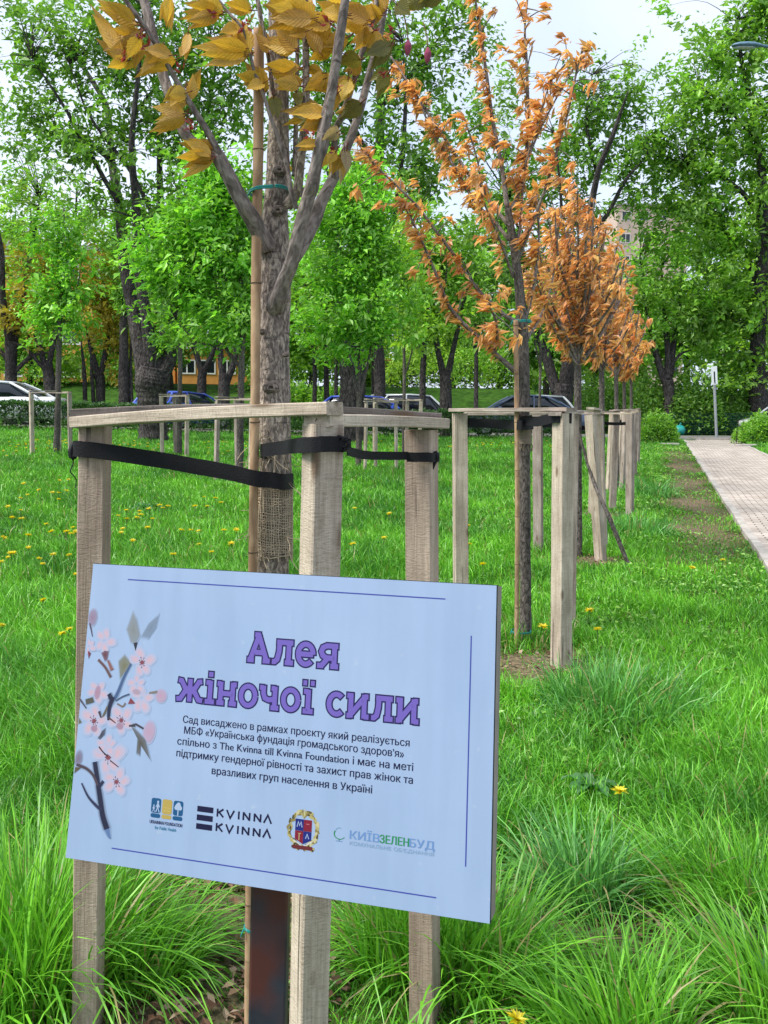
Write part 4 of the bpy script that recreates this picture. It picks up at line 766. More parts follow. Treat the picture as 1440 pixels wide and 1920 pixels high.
def cherry(px0, D, limbs, trunk_pts, label, seed, leaf=.085, step=.07, ncl=6, burl=True, dd=.0):
    g = np.random.default_rng(seed); b0 = P(trunk_pts[0][0], trunk_pts[0][1], D); root = thing('cherry_tree', (b0[0], b0[1], float(G(b0[0], b0[1]))), label, 'tree', 'copper leaved cherry trees along the path')
    mb = MB(); pxtube(mb, trunk_pts, D, 12, 120, .05, seed); mb.build('trunk', BARK3, root, smooth=True)
    pos = []; dr = []
    for i, l in enumerate(limbs):
        mb = MB(); dd_ = g.uniform(-.16, .16)*(1 if i else 0)
        pts = [(x, y, w_, D*(1+dd_*j/(len(l)-1)*.55)) for j, (x, y, w_) in enumerate(l)]
        p = pxtube(mb, pts, D, 7, 36, .05, seed+i); q = cr(p, 60); le = np.r_[0, np.cumsum(np.linalg.norm(np.diff(q, axis=0), axis=1))]
        for s_ in np.arange(le[-1]*g.uniform(.12, .2), le[-1], step):
            c = np.array([np.interp(s_, le, q[:, a]) for a in range(3)])
            if g.random() < .45:                                # a short side shoot
                e = c+nz(g.normal(0, 1, 3)+[0, 0, .6])*g.uniform(.04, .2); mb.tube([c, (c+e)/2+[0, 0, .01], e], [.004, .003, .002], 4, 6); c = e
            pos.append(c)
        mb.build('branch', BARKB, root, smooth=True)
    pos = np.repeat(np.array(pos), ncl, 0); k = len(pos); pos = pos+g.normal(0, .012, (k, 3)); cm = np.repeat(np.stack([g.normal(-.75, .42, k//ncl), g.normal(-.1, .5, k//ncl), g.normal(-.28, .38, k//ncl)], -1), ncl, 0); d = nz(cm+g.normal(0, .3, (k, 3)))
    nn = np.stack([g.normal(-.35, .4, k), g.normal(-.3, .4, k), np.ones(k)], -1); t = g.random((k, 1)); c = np.array((.68, .31, .095))*(1-t)+np.array((.94, .54, .22))*t
    c = c*g.uniform(.65, 1.12, (k, 1)); mb = MB(); c = c*np.repeat(g.uniform(.9, 1.25, (k//ncl, 1))*np.array([1, 1, 1.])+g.normal(0, .05, (k//ncl, 3))*[.6, 1, .6], ncl, 0); L_ = leaf*g.uniform(.5, 1.15, k); mb.leaves(pos, d, nn, L_, L_*g.uniform(.28, .42, k), np.clip(c, .02, .95), g.uniform(.05, .35, (k, 1)), g.uniform(0, .35, (k, 1))); mb.build('leaves', COPPER, root); return root
cherry(983, 5.6, [
    [(952, 395, 10), (940, 311, 8), (923, 222, 7), (912, 139, 6), (898, 44, 5), (890, -10, 4), (880, -90, 3)], [(954, 395, 10), (968, 375, 8), (984, 311, 7), (990, 222, 6), (987, 111, 5), (984, 55, 4), (990, -10, 3)],
    [(966, 500, 8), (980, 465, 7), (1001, 411, 6), (1029, 333, 5), (1062, 222, 4), (1080, 139, 4), (1092, 90, 3)], [(953, 422, 8), (920, 380, 7), (884, 333, 6), (846, 278, 5), (790, 194, 5), (740, 117, 4), (725, 95, 3)],
    [(955, 450, 8), (920, 408, 6), (890, 378, 6), (851, 311, 5), (812, 250, 4), (770, 150, 3)], [(972, 606, 9), (945, 590, 8), (907, 556, 7), (875, 515, 6), (851, 478, 6), (815, 430, 5), (779, 383, 5), (735, 340, 4), (695, 300, 4), (655, 245, 3)],
    [(975, 702, 14), (950, 682, 11), (925, 660, 9), (895, 630, 8), (862, 600, 7), (840, 570, 6), (829, 544, 6), (812, 500, 5), (795, 461, 5), (778, 425, 4), (755, 380, 3)], [(925, 660, 7), (932, 635, 6), (929, 600, 5), (915, 570, 4)],
    [(985, 600, 7), (1000, 540, 6), (1008, 480, 5), (1010, 420, 4), (1003, 360, 3)], [(962, 470, 6), (975, 430, 6), (978, 380, 5), (985, 320, 4), (1005, 260, 4), (1040, 190, 3), (1075, 130, 3), (1110, 90, 3)], [(985, 640, 7), (1010, 600, 5), (1030, 550, 4), (1040, 500, 3)],
    [(984, 311, 4), (1000, 260, 3), (1030, 160, 3), (1060, 120, 3)], [(962, 520, 6), (945, 470, 5), (925, 420, 4), (905, 370, 4), (895, 300, 3), (870, 220, 3)]],
    [(986, 1290, 25), (986, 1200, 23), (985, 1050, 21), (984, 900, 21), (982, 800, 22), (981, 700, 24), (979, 620, 22), (974, 540, 18), (966, 480, 16), (957, 420, 14), (952, 392, 12)], 'copper leaved cherry tree with long open branches right of the sign', 41, .072, .034, 10)
cane([(967, 600, 9), (969, 800, 9), (970, 1000, 9), (968, 1290, 9)], 5.5, 'thin bamboo cane tied to the copper cherry right of the sign', 10, [(978, 604, 5.56, .055, .06, .0, .004), (977, 1184, 5.56, .058, .06, 0, .003)])
BW2 = thing('burlap_wrap', P(983, 880, 5.6), 'short grey burlap sleeve below the strap on the copper cherry', 'burlap wrap'); mb = MB()
mb.tube([P(983, y, 5.6) for y in (832, 828, 822, 812, 803, 798)], np.array([14, 13.5, 13, 13, 13.4, 13])/FPX*5.6, 24, 24, col=(.22, .18, .14), rough=.06, cap=False)
mb.build('sleeve', FIBRE, BW2)
mb = MB()
for j in range(30):
    a = g.uniform(0, 6.28); c = P(983, 831, 5.6)+np.array([np.cos(a), np.sin(a), 0])*.043; mb.tube([c, c+[g.normal(0, .006), g.normal(0, .004), -.02], c+[g.normal(0, .012), 0, -.045]], .0013, 3, col=(.26, .21, .16))
mb.build('fringe', FIBRE, BW2)
# ------------------------------------------------------------------ the rest of the cherry row
def vase(cx, fy, top, half, n, seed, w=10):
    g = np.random.default_rng(seed); out_ = []
    for i in range(n):
        s_ = (i+.5)/n*2-1+g.normal(0, .06); st = fy-g.uniform(0, .28)*(fy-top)*(1-abs(s_)); ex = cx+s_*half*g.uniform(.85, 1.1); ey = top+(fy-top)*(.46*abs(s_)**1.3+g.uniform(0, .16))
        out_.append([(cx, st, w*.7), (cx+(ex-cx)*.35+g.normal(0, 3), st+(ey-st)*.3, w*.5), (cx+(ex-cx)*.72+g.normal(0, 4), st+(ey-st)*.62, w*.38), (ex, ey, w*.2)])
    return out_
for D, x, fy, top, half, n, lf, stp, nc, lab, sd_, by in (
    (9.1, 1083, 690, 318, 108, 30, .095, .055, 7, 'dense copper cherry behind the one right of the sign, leaning stick beside it', 51, 1060),
    (12.6, 1128, 700, 440, 72, 16, .15, .10, 8, 'copper cherry between the two densest crowns of the row', 52, 960),
    (16, 1155, 705, 500, 62, 16, .17, .115, 8, 'upright copper cherry far along the row', 53, 910),
    (19.5, 1170, 715, 555, 52, 14, .19, .13, 8, 'small looking copper cherry near the end of the row', 54, 885),
    (23, 1183, 715, 562, 44, 14, .2, .14, 8, 'last copper cherry of the row next to the paved path', 55, 870)):
    wd = 24*5.6/D*1.0; gb = float(P(x, by, D)[2])
    cherry(x, D, vase(x, fy, top, half, n, sd_, wd*.8), [(x+2, by+15, wd), (x+1, (by+fy)/2, wd*.95), (x, fy, wd*.9), (x-2, fy-.25*(fy-top), wd*.55), (x, fy-.5*(fy-top), wd*.3)], lab, sd_, lf, stp, nc, False)
# three stake frames further along: stake world positions
def frame(name_lab, pts, topz, w, seed, cols=(W_GREY, W_CREAM, W_GREY), grp='timber tree supports', st=True):
    g = np.random.default_rng(seed); c = np.mean(np.array([p[:2] for p in pts]), 0); root = thing('tree_support', (c[0], c[1], float(G(*c))), name_lab, 'tree support', grp)
    tops = []
    for i, p in enumerate(pts):
        lx, ly = (p[2], p[3]) if len(p) > 2 else (g.normal(0, .02), g.normal(0, .02)); a = np.array([p[0], p[1], float(G(p[0], p[1]))-.06]); t = np.array([p[0]+lx, p[1]+ly, topz+g.normal(0, .008)]); tops.append(t)
        mb = MB(); y = g.uniform(0, 1.2); mb.beam(a, t, w, w, (math.sin(y), -math.cos(y), 0), .004, 10, .012, seed=seed*7+i); mb.build('stake', cols[i % 3], root)
    for i in range(len(tops)):
        a, t = tops[i], tops[(i+1) % len(tops)]; d = nz(t-a); mb = MB(); z = np.array([0, 0, .012+.023*i]); mb.beam(a-d*.05+z, t+d*.05+z, .07, .021, (0, 0, 1), .002, 8, .012, seed=seed*9+i); mb.build('rail', cols[(i+1) % 3], root)
    if st:
        q = np.array([tops[0]-[0, 0, .11], np.r_[c, topz-.13]+[0, -.06, 0], tops[1]-[0, 0, .11]]); q = cr(q, 14); mb = MB(); mb.ribbon(q-[0, 0, .02], q+[0, 0, .02]); mb.build('strap', STRAP, root)
    return root
def gx(px, D): return float(P(px, 900, D)[0])
frame('timber frame with a tilted split stake around the cherry with the leaning stick', [(gx(1133, 8.84), 8.84, gx(1103, 8.84)-gx(1133, 8.84), .0), (gx(1014, 9.2), 9.2, -.05, 0), (gx(1136, 9.5), 9.5, -.1, 0)], 1.40, .085, 61, (W_CREAM, W_GREY, W_CREAM))
frame('grey timber frame around the fourth cherry of the row', [(gx(1159, 13.0), 12.3, gx(1152, 12.3)-gx(1159, 12.3), 0), (gx(1112, 12.7), 12.7), (gx(1150, 13.1), 13.1)], 1.41, .085, 62)
frame('grey timber frame around the fifth cherry of the row', [(gx(1168, 15.6), 15.6), (gx(1142, 16), 16), (gx(1172, 16.4), 16.4)], 1.42, .085, 63)
frame('timber frame near the far end of the cherry row', [(gx(1188, 19), 19), (gx(1158, 19.5), 19.5), (gx(1178, 20), 20)], 1.45, .085, 64)
frame('last timber frame of the cherry row by the path', [(gx(1194, 22.6), 22.6), (gx(1172, 23), 23), (gx(1190, 23.5), 23.5)], 1.47, .085, 65)
YG = 'supports of the young green trees'
frame('timber frame on the far left in front of the white car', [(gx(62, 22), 22), (gx(133, 21.6), 21.6), (gx(112, 22.9), 22.9)], 1.73, .085, 66, (W_CREAM, W_GREY, W_CREAM), YG, False)
frame('timber frame in front of the blue car seen over the near rail', [(gx(305, 23), 23), (gx(350, 22.4), 22.4), (gx(330, 23.6), 23.6)], 1.69, .085, 67, (W_CREAM, W_CREAM, W_GREY), YG, False)
frame('timber frame just left of the near bamboo cane', [(gx(405, 16.8), 16.8), (gx(470, 16.5), 16.5), (gx(446, 17.4), 17.4)], 1.56, .07, 68, (W_GREY, W_CREAM, W_GREY), YG, False)
frame('thin timber frame before the big trunk in the middle', [(gx(684, 19.5), 19.5), (gx(743, 19.8), 19.8), (gx(704, 20.2), 20.2)], 1.57, .055, 69, (W_CREAM, W_CREAM, W_CREAM), YG, False)
frame('thin timber frame before the row of parked cars', [(gx(702, 25), 25), (gx(785, 25.2), 25.2), (gx(760, 25.8), 25.8)], 1.68, .09, 70, (W_CREAM, W_CREAM, W_CREAM), YG, False)
mb = MB(); mb.tube([P(1082, 800, 8.9), P(1112, 900, 8.8), P(1140, 965, 8.6), P(1178, 1058, 8.55)], [.012, .017, .021, .02], 8, 30, rough=.1)
tag(mb.build('leaning_stick', BARK3, loc=GP(1178, 1058)), 'thin bare stick leaning out of the frame beside the tilted stake', 'stick')
# ------------------------------------------------------------------ background trees
BG, YO = 'old trees beyond the lawn', 'young bright green trees in the left row'
def ptree(name, label, group, D, limbs, blobs, cols, leaf, seed, nl=34, cl=.42, bark=BARK2, rise=.3, tw=.012, droop=.4, spread=.7):
    g = np.random.default_rng(seed); x0, y0 = limbs[0][0][:2]; b0 = P(x0, y0, D); root = thing(name, (b0[0], b0[1], float(G(b0[0], b0[1]))), label, 'tree', group)
    tb = MB(); sk = []
    for i, l in enumerate(limbs):
        dr = 0 if i == 0 else g.uniform(-rise, rise)
        y_0 = l[0][1]; pts = [(x, y, w_, D*(1+dr*(abs(y-y_0)/420)*.35)) for x, y, w_ in l]
        p = []; r = []
        for x, y, w_, d in pts: p.append(P(x, y, d)); r.append(w_/2*d/FPX)
        if i == 0: p[0][2] = float(G(p[0][0], p[0][1]))-.1
        if i: r[-1] *= .35
        k = max(16, 10*len(p)); tb.tube(p, r, 9, k, rough=.09, seed=seed+i); sk.append(cr(np.array(p), 30))
    sk = np.concatenate(sk); lb = MB(); P_, D_, C_ = [], [], []
    for cx, cy, rx, ry, n_ in blobs:
        n_ = int(n_*(1.0 if group == BG else 1.15))
        u = nz(g.normal(0, 1, (n_, 3)))*(g.random((n_, 1))**.5); pa_ = np.arctan2(u[:, 1], u[:, 0]); f_ = g.uniform(0, 6.28, 3); u = u*(1+.28*np.sin(3*pa_+f_[0])+.2*np.sin(5*pa_+f_[1])+.15*np.sin(9*pa_+f_[2]))[:, None]; dz = u[:, 2]*rx*D/FPX
        for a in range(n_):
            ex_ = 1.45 if g.random() < .18 else 1.0; c = P(cx+u[a, 0]*rx*ex_, cy+u[a, 1]*ry*ex_, D+dz[a]*spread)
            dv = sk-c; dd = np.linalg.norm(dv, axis=1)+np.maximum(0, dv[:, 2])*1.2; s_ = sk[np.argmin(dd)]; ln = np.linalg.norm(c-s_)
            if ln > .25 and g.random() < .75:
                m_ = s_*.5+c*.5+np.array([g.normal(0, .08), g.normal(0, .08), .12])*ln; tb.tube([s_, m_, c], [tw*(1+ln*.35), tw*.9, tw*.35], 4, 8); q = cr(np.array([s_, m_, c]), 20)[9:]
            else: q = c[None]
            out_ = nz(np.array([u[a, 0], g.normal(0, .6), -u[a, 1]*.6+.55])+g.normal(0, .35, 3)); tl = g.random((nl, 1)); P_.append(c+out_*(tl*1.9-.5)*cl*1.25+g.normal(0, cl*.34, (nl, 3))); D_.append(np.repeat(out_[None], nl, 0))
            t = g.random((nl, 1))*.6+g.random()*.4; C_.append((np.array(cols[0])*(1-t)+np.array(cols[1])*t)*g.uniform(.6, 1.25))
    pos = np.concatenate(P_); k = len(pos); d = np.concatenate(D_)*.55+np.stack([g.normal(-.25, .6, k), g.normal(0, .6, k), g.normal(-droop, .45, k)], -1); nn = np.stack([g.normal(0, .55, k), g.normal(-.15, .55, k), np.ones(k)], -1)
    L_ = leaf*g.gamma(7, 1/7, k); lb.leaves(pos, d, nn, L_, L_*g.uniform(.4, .62, k), np.concatenate(C_)*g.uniform(.85, 1.15, (k, 1)), .2, .12)
    tb.build('trunk', bark, root, smooth=True); lb.build('crown', LEAF, root); return root
DKG = ((.11, .30, .03), (.28, .54, .055)); MDG = ((.15, .42, .03), (.36, .66, .06)); BRG = ((.17, .50, .03), (.38, .78, .07)); YLG = ((.42, .38, .025), (.62, .50, .05)); LMG = ((.24, .52, .03), (.46, .72, .06))
BG, YO = 'old trees beyond the lawn', 'young bright green trees in the left row'
ptree('park_tree', 'huge old tree with a swollen base and several dark stems on the left', BG, 30, [
    [(285, 830, 58), (285, 790, 52), (284, 745, 56), (286, 715, 66), (290, 690, 52)], [(272, 712, 36), (262, 650, 28), (245, 560, 24), (232, 480, 21), (222, 380, 17), (209, 300, 14), (200, 203, 11), (165, 140, 8), (125, 80, 6), (95, 20, 4)],
    [(285, 700, 32), (275, 600, 22), (258, 490, 18), (256, 400, 15), (247, 293, 12), (251, 215, 10), (262, 110, 7), (268, 10, 5)], [(296, 700, 30), (314, 600, 20), (312, 520, 17), (306, 450, 14), (299, 316, 11), (306, 200, 8), (325, 60, 5)], [(300, 715, 34), (320, 660, 24), (328, 560, 16), (332, 430, 13), (367, 316, 9), (392, 200, 7), (410, 90, 5)],
    [(222, 380, 10), (175, 300, 8), (120, 200, 6), (60, 110, 4)], [(209, 300, 9), (150, 260, 6), (90, 250, 4)], [(251, 215, 7), (330, 120, 5), (400, 60, 4)], [(306, 450, 9), (250, 330, 7), (170, 220, 5), (130, 120, 4)]],
    [(110, 90, 130, 130, 75), (250, 110, 130, 140, 85), (380, 90, 100, 120, 55), (160, 260, 130, 100, 60), (330, 260, 120, 110, 60), (270, 400, 110, 80, 40), (315, 630, 45, 60, 20), (60, 200, 60, 100, 22), (430, 210, 60, 120, 30)], DKG, .19, 101, 34, .40)
ptree('park_tree', 'dark limbed tree at the left edge with thin yellow green leaves', BG, 47, [[(18, 765, 26), (20, 690, 22), (22, 640, 24)], [(20, 650, 16), (5, 560, 12), (2, 470, 10), (-20, 360, 6)], [(24, 650, 16), (45, 540, 10), (62, 450, 8), (75, 370, 5)], [(20, 680, 10), (-20, 640, 7), (-70, 620, 4)], [(24, 700, 9), (60, 668, 7), (100, 660, 4)]],
    [(20, 420, 75, 110, 55), (-30, 560, 90, 110, 30), (60, 330, 60, 60, 22), (10, 250, 60, 50, 16)], MDG, .2, 102, 30)
ptree('maple_tree', 'yellow leaved maple left of the young staked tree', BG, 47, [[(95, 760, 26), (93, 715, 22), (88, 680, 20)], [(86, 690, 12), (68, 630, 8), (48, 560, 5)], [(90, 690, 12), (105, 620, 8), (120, 560, 5)], [(90, 700, 9), (50, 655, 6), (20, 640, 4)]], [(65, 560, 65, 70, 60), (35, 610, 40, 60, 26), (90, 500, 40, 50, 20)], YLG, .24, 103, 26)
ptree('maple_tree', 'yellow leaved maple with forked trunks left of the huge tree', BG, 48, [[(188, 760, 16), (188, 725, 18), (184, 700, 20)], [(184, 705, 12), (172, 660, 9), (160, 610, 6)], [(188, 705, 12), (200, 650, 9), (206, 590, 6)], [(160, 762, 9), (158, 700, 8), (152, 640, 6)], [(176, 758, 8), (172, 700, 7), (170, 650, 5)]], [(195, 590, 50, 80, 70), (225, 640, 30, 60, 26), (180, 520, 40, 50, 24)], YLG, .24, 104, 26)
ptree('park_tree', 'straight dark trunk just left of the huge tree', BG, 47, [[(232, 765, 21), (232, 700, 19), (232, 600, 14), (236, 480, 8)], [(247, 765, 8), (245, 700, 7), (246, 620, 5)]], [(225, 470, 60, 100, 55), (240, 560, 40, 60, 20)], MDG, .22, 105)
ptree('park_tree', 'dark forked trunk left of the near tree trunk', BG, 47.5, [[(378, 770, 22), (378, 730, 18), (380, 690, 16)], [(378, 700, 12), (366, 650, 9), (360, 590, 6)], [(382, 700, 12), (402, 650, 9), (410, 580, 6)]], [(390, 520, 70, 120, 60)], MDG, .22, 106)
ptree('park_tree', 'leaning twin trunks close left of the near bamboo cane', BG, 47, [[(420, 775, 26), (420, 735, 22), (421, 700, 22)], [(418, 710, 14), (412, 650, 10), (408, 580, 7)], [(424, 720, 14), (440, 672, 11), (452, 600, 7)]], [(430, 500, 60, 130, 55)], MDG, .22, 107)
for i, (tx, ws, fx) in enumerate(((590, 9, 590), (612, 11, 612), (630, 8, 630), (712, 24, 706), (793, 13, 800), (893, 9, 893), (700, 8, 700))):
    ptree('park_tree', ('slim dark trunk right of the near tree trunk', 'second slim trunk between the near trunk and the big middle trunk', 'slim trunk touching the big middle trunk', 'thick dark trunk right of the big middle trunk', 'dark trunk beside the white car', 'thin straight trunk before the dark sedan', 'thin trunk behind the big middle trunk')[i], BG, (48, 48.5, 47.5, 47, 38, 47, 50)[i],
          [[(tx, 775, ws), (tx, 700, ws*.9), (fx, 600, ws*.7), (fx+6, 480, ws*.4)], [(tx, 660, ws*.5), (tx-30, 590, ws*.35), (tx-45, 500, 3)], [(fx, 620, ws*.5), (fx+30, 560, ws*.3), (fx+40, 480, 3)]], [(fx, 500+30*(i % 2), 60, 120, 40), (fx+10, 620, 45, 45, 18)], (MDG, LMG, DKG)[i % 3], .24, 110+i, 30)
ptree('park_tree', 'forked dark tree standing in front of the white car', BG, 38, [[(838, 778, 26), (836, 730, 22), (834, 700, 20)], [(832, 708, 14), (820, 650, 10), (812, 590, 8), (806, 500, 5)], [(838, 708, 14), (850, 655, 10), (862, 600, 7), (880, 520, 4)], [(812, 600, 6), (816, 540, 5), (830, 470, 3)]], [(830, 500, 80, 110, 75), (880, 580, 50, 60, 25), (790, 600, 40, 50, 18)], MDG, .23, 121, 30)
ptree('park_tree', 'big old trunk in the middle right of the near tree with tall dark stems', BG, 32, [
    [(656, 815, 60), (657, 770, 50), (660, 730, 48), (660, 690, 50), (664, 660, 44)], [(670, 670, 30), (688, 610, 24), (702, 520, 22), (710, 420, 20), (712, 300, 18), (714, 190, 15), (722, 90, 11), (735, -10, 8)], [(652, 670, 26), (642, 590, 18), (636, 500, 14), (628, 400, 11), (610, 300, 8)], [(702, 520, 12), (735, 420, 10), (750, 330, 9), (760, 200, 7), (755, 80, 5)], [(690, 600, 12), (720, 560, 9), (745, 480, 7), (790, 380, 5)], [(712, 330, 9), (660, 230, 7), (610, 130, 5)], [(714, 200, 8), (780, 130, 6), (830, 60, 4)]],
    [(720, 80, 110, 120, 60), (600, 200, 90, 120, 42), (790, 150, 90, 120, 45), (680, 330, 110, 90, 55), (800, 330, 70, 90, 30), (620, 60, 90, 90, 34), (860, 60, 70, 80, 26)], DKG, .2, 122, 32)
ptree('park_tree', 'broad V shaped old trunk behind the copper cherries', BG, 47, [
    [(1052, 800, 44), (1054, 750, 40), (1056, 720, 40)], [(1044, 735, 22), (1028, 680, 19), (1008, 620, 15), (990, 550, 11), (980, 470, 8), (960, 380, 5)], [(1060, 725, 30), (1072, 650, 24), (1086, 560, 18), (1098, 460, 14), (1120, 330, 11), (1150, 250, 9), (1178, 170, 6)], [(1098, 460, 10), (1140, 400, 8), (1172, 340, 6), (1215, 290, 4)], [(1086, 560, 9), (1060, 460, 7), (1050, 350, 5), (1040, 250, 4)], [(1120, 330, 7), (1100, 230, 5), (1110, 140, 4)]],
    [(1150, 190, 75, 100, 52), (1090, 280, 90, 120, 48), (1000, 330, 90, 100, 45), (950, 460, 90, 110, 60), (1080, 480, 90, 80, 40), (900, 250, 80, 110, 40), (1180, 330, 50, 90, 28), (1000, 580, 70, 70, 30)], DKG, .27, 123, 34, .55)
ptree('park_tree', 'dark forked tree left of the road sign pole', BG, 47, [[(1254, 800, 22), (1254, 750, 20), (1252, 712, 22)], [(1246, 716, 14), (1232, 670, 12), (1220, 620, 9), (1210, 560, 7), (1200, 480, 5)], [(1253, 712, 16), (1252, 650, 12), (1246, 590, 10), (1240, 500, 7)], [(1256, 705, 14), (1264, 640, 11), (1272, 590, 9), (1278, 520, 6)], [(1256, 690, 6), (1275, 665, 5), (1300, 655, 3)]],
    [(1240, 540, 80, 90, 70), (1290, 600, 60, 70, 40), (1210, 640, 40, 50, 18), (1260, 440, 70, 70, 40)], MDG, .2, 124, 34)
ptree('park_tree', 'large dense tree filling the right edge with long dark limbs', BG, 47.5, [[(1424, 800, 40), (1422, 740, 34), (1420, 660, 28), (1426, 560, 24), (1430, 450, 20), (1428, 320, 15), (1410, 210, 11), (1392, 120, 7), (1380, 40, 4)], [(1426, 560, 14), (1405, 490, 11), (1375, 450, 9), (1330, 424, 7), (1270, 405, 4)], [(1428, 420, 12), (1400, 370, 9), (1350, 330, 7), (1290, 310, 4)], [(1422, 730, 16), (1445, 700, 14), (1480, 670, 12), (1520, 640, 8)], [(1430, 480, 12), (1470, 380, 9), (1500, 250, 6)], [(1420, 260, 8), (1360, 200, 6), (1310, 160, 4)], [(1424, 640, 10), (1380, 600, 8), (1340, 590, 5)]],
    [(1390, 110, 90, 90, 62), (1330, 200, 90, 90, 60), (1400, 290, 90, 110, 85), (1300, 330, 80, 90, 60), (1350, 450, 110, 90, 95), (1410, 580, 80, 90, 80), (1330, 600, 70, 80, 55), (1390, 690, 60, 50, 34), (1460, 200, 60, 160, 40), (1425, 30, 50, 60, 26), (1230, 300, 50, 100, 30)], ((.15, .40, .03), (.36, .66, .06)), .28, 125, 40, .55)
# young bright trees of the left row
ptree('young_tree', 'young bright tree in the frame at the far left', YO, 22.3, [[(105, 870, 13), (108, 780, 11), (110, 680, 10), (114, 560, 8), (118, 440, 5), (120, 390, 3)], [(110, 660, 6), (85, 610, 4), (72, 540, 3)], [(112, 620, 6), (140, 560, 4), (152, 500, 3)]], [(115, 460, 42, 70, 50), (118, 560, 58, 80, 62), (80, 600, 35, 55, 20)], BRG, .108, 131, 36, .26, BARK3, tw=.007)
ptree('young_tree', 'young bright tree right of the huge trunk', YO, 23.2, [[(336, 850, 10), (337, 760, 9), (338, 660, 8), (340, 560, 5), (345, 470, 3)], [(338, 640, 5), (360, 590, 3), (372, 540, 2)]], [(345, 540, 46, 80, 52), (340, 620, 36, 40, 18)], BRG, .108, 132, 34, .26, BARK3, tw=.007)
ptree('young_tree', 'large bright young tree touching the near bamboo cane', YO, 17.2, [[(449, 900, 15), (451, 780, 13), (453, 680, 12), (455, 600, 10), (450, 500, 7), (440, 400, 4)], [(452, 690, 8), (425, 655, 7), (405, 600, 6), (390, 560, 5), (375, 510, 3)], [(455, 600, 6), (410, 500, 5), (350, 420, 3)], [(452, 640, 5), (480, 560, 4), (500, 480, 3)], [(420, 650, 4), (370, 640, 3), (330, 600, 2)]],
    [(345, 440, 80, 60, 58), (420, 380, 70, 70, 52), (400, 490, 100, 80, 85), (340, 540, 70, 70, 48), (430, 600, 70, 60, 48), (460, 450, 50, 110, 45), (400, 320, 50, 40, 20)], BRG, .108, 133, 40, .24, BARK3, tw=.006)
ptree('young_tree', 'bright young tree in front of the big middle trunk', YO, 20, [[(672, 870, 12), (673, 790, 11), (674, 735, 10)], [(672, 745, 6), (658, 690, 5), (640, 640, 4), (618, 560, 3)], [(675, 742, 7), (690, 680, 5), (704, 600, 4), (715, 500, 3)], [(674, 740, 6), (672, 640, 5), (668, 520, 4), (660, 380, 3)]],
    [(640, 420, 75, 80, 70), (690, 440, 70, 90, 62), (650, 540, 95, 80, 90), (720, 540, 55, 90, 45), (620, 620, 55, 50, 32), (700, 630, 60, 40, 28), (660, 340, 60, 40, 26)], BRG, .108, 134, 38, .26, BARK3, tw=.006)
ptree('young_tree', 'thin young tree with curved stems left of the white car', YO, 25.4, [[(757, 800, 6), (758, 720, 6), (757, 640, 5), (752, 540, 4), (748, 440, 3)], [(758, 705, 4), (772, 660, 3), (778, 600, 2)]], [(752, 520, 45, 90, 50), (775, 610, 35, 45, 20)], LMG, .15, 135, 30, .28, BARK3, tw=.007)
ptree('young_tree', 'thin young tree right of the copper cherry trunk', YO, 24, [[(1012, 800, 6), (1013, 700, 5), (1014, 600, 4), (1018, 500, 3)], [(1013, 690, 4), (1003, 640, 3), (1000, 600, 2)]], [(1015, 590, 40, 80, 26)], MDG, .15, 136, 26, .28, BARK3, tw=.007)
# far belt of trees closing the view
g0 = np.random.default_rng(77)
for i, x in enumerate(range(-120, 1640, 88)):
    D = 60+g0.uniform(-5, 14) if x < 1000 else 52+g0.uniform(-2, 14); hh = g0.uniform(300, 430) if x < 980 or x > 1260 else g0.uniform(470, 540); w_ = g0.uniform(60, 90)
    by = 735 if x < 1000 else 770; c = (MDG, DKG, LMG, MDG)[i % 4]
    pl = ('beyond the orange building', 'behind the parked cars', 'behind the copper cherries', 'behind the road sign')[0 if x < 480 else 1 if x < 950 else 2 if x < 1200 else 3]
    ptree('far_tree', 'hazy background tree '+pl, 'far trees '+pl, D, [[(x, by, 13), (x+g0.uniform(-8, 8), 640, 10), (x+g0.uniform(-15, 15), (hh+by)/2-60, 6), (x, hh+30, 3)], [(x, 640, 6), (x-40, 520, 3)], [(x, 620, 6), (x+42, 500, 3)]], [(x, hh+100, w_*.75, 100, 36), (x, 570, w_, 90, 60 if x < 1000 else 34), (x+g0.uniform(-30, 30), 655, w_*.9, 50, 44)], c, .36, 200+i, 30, .62, tw=.02)
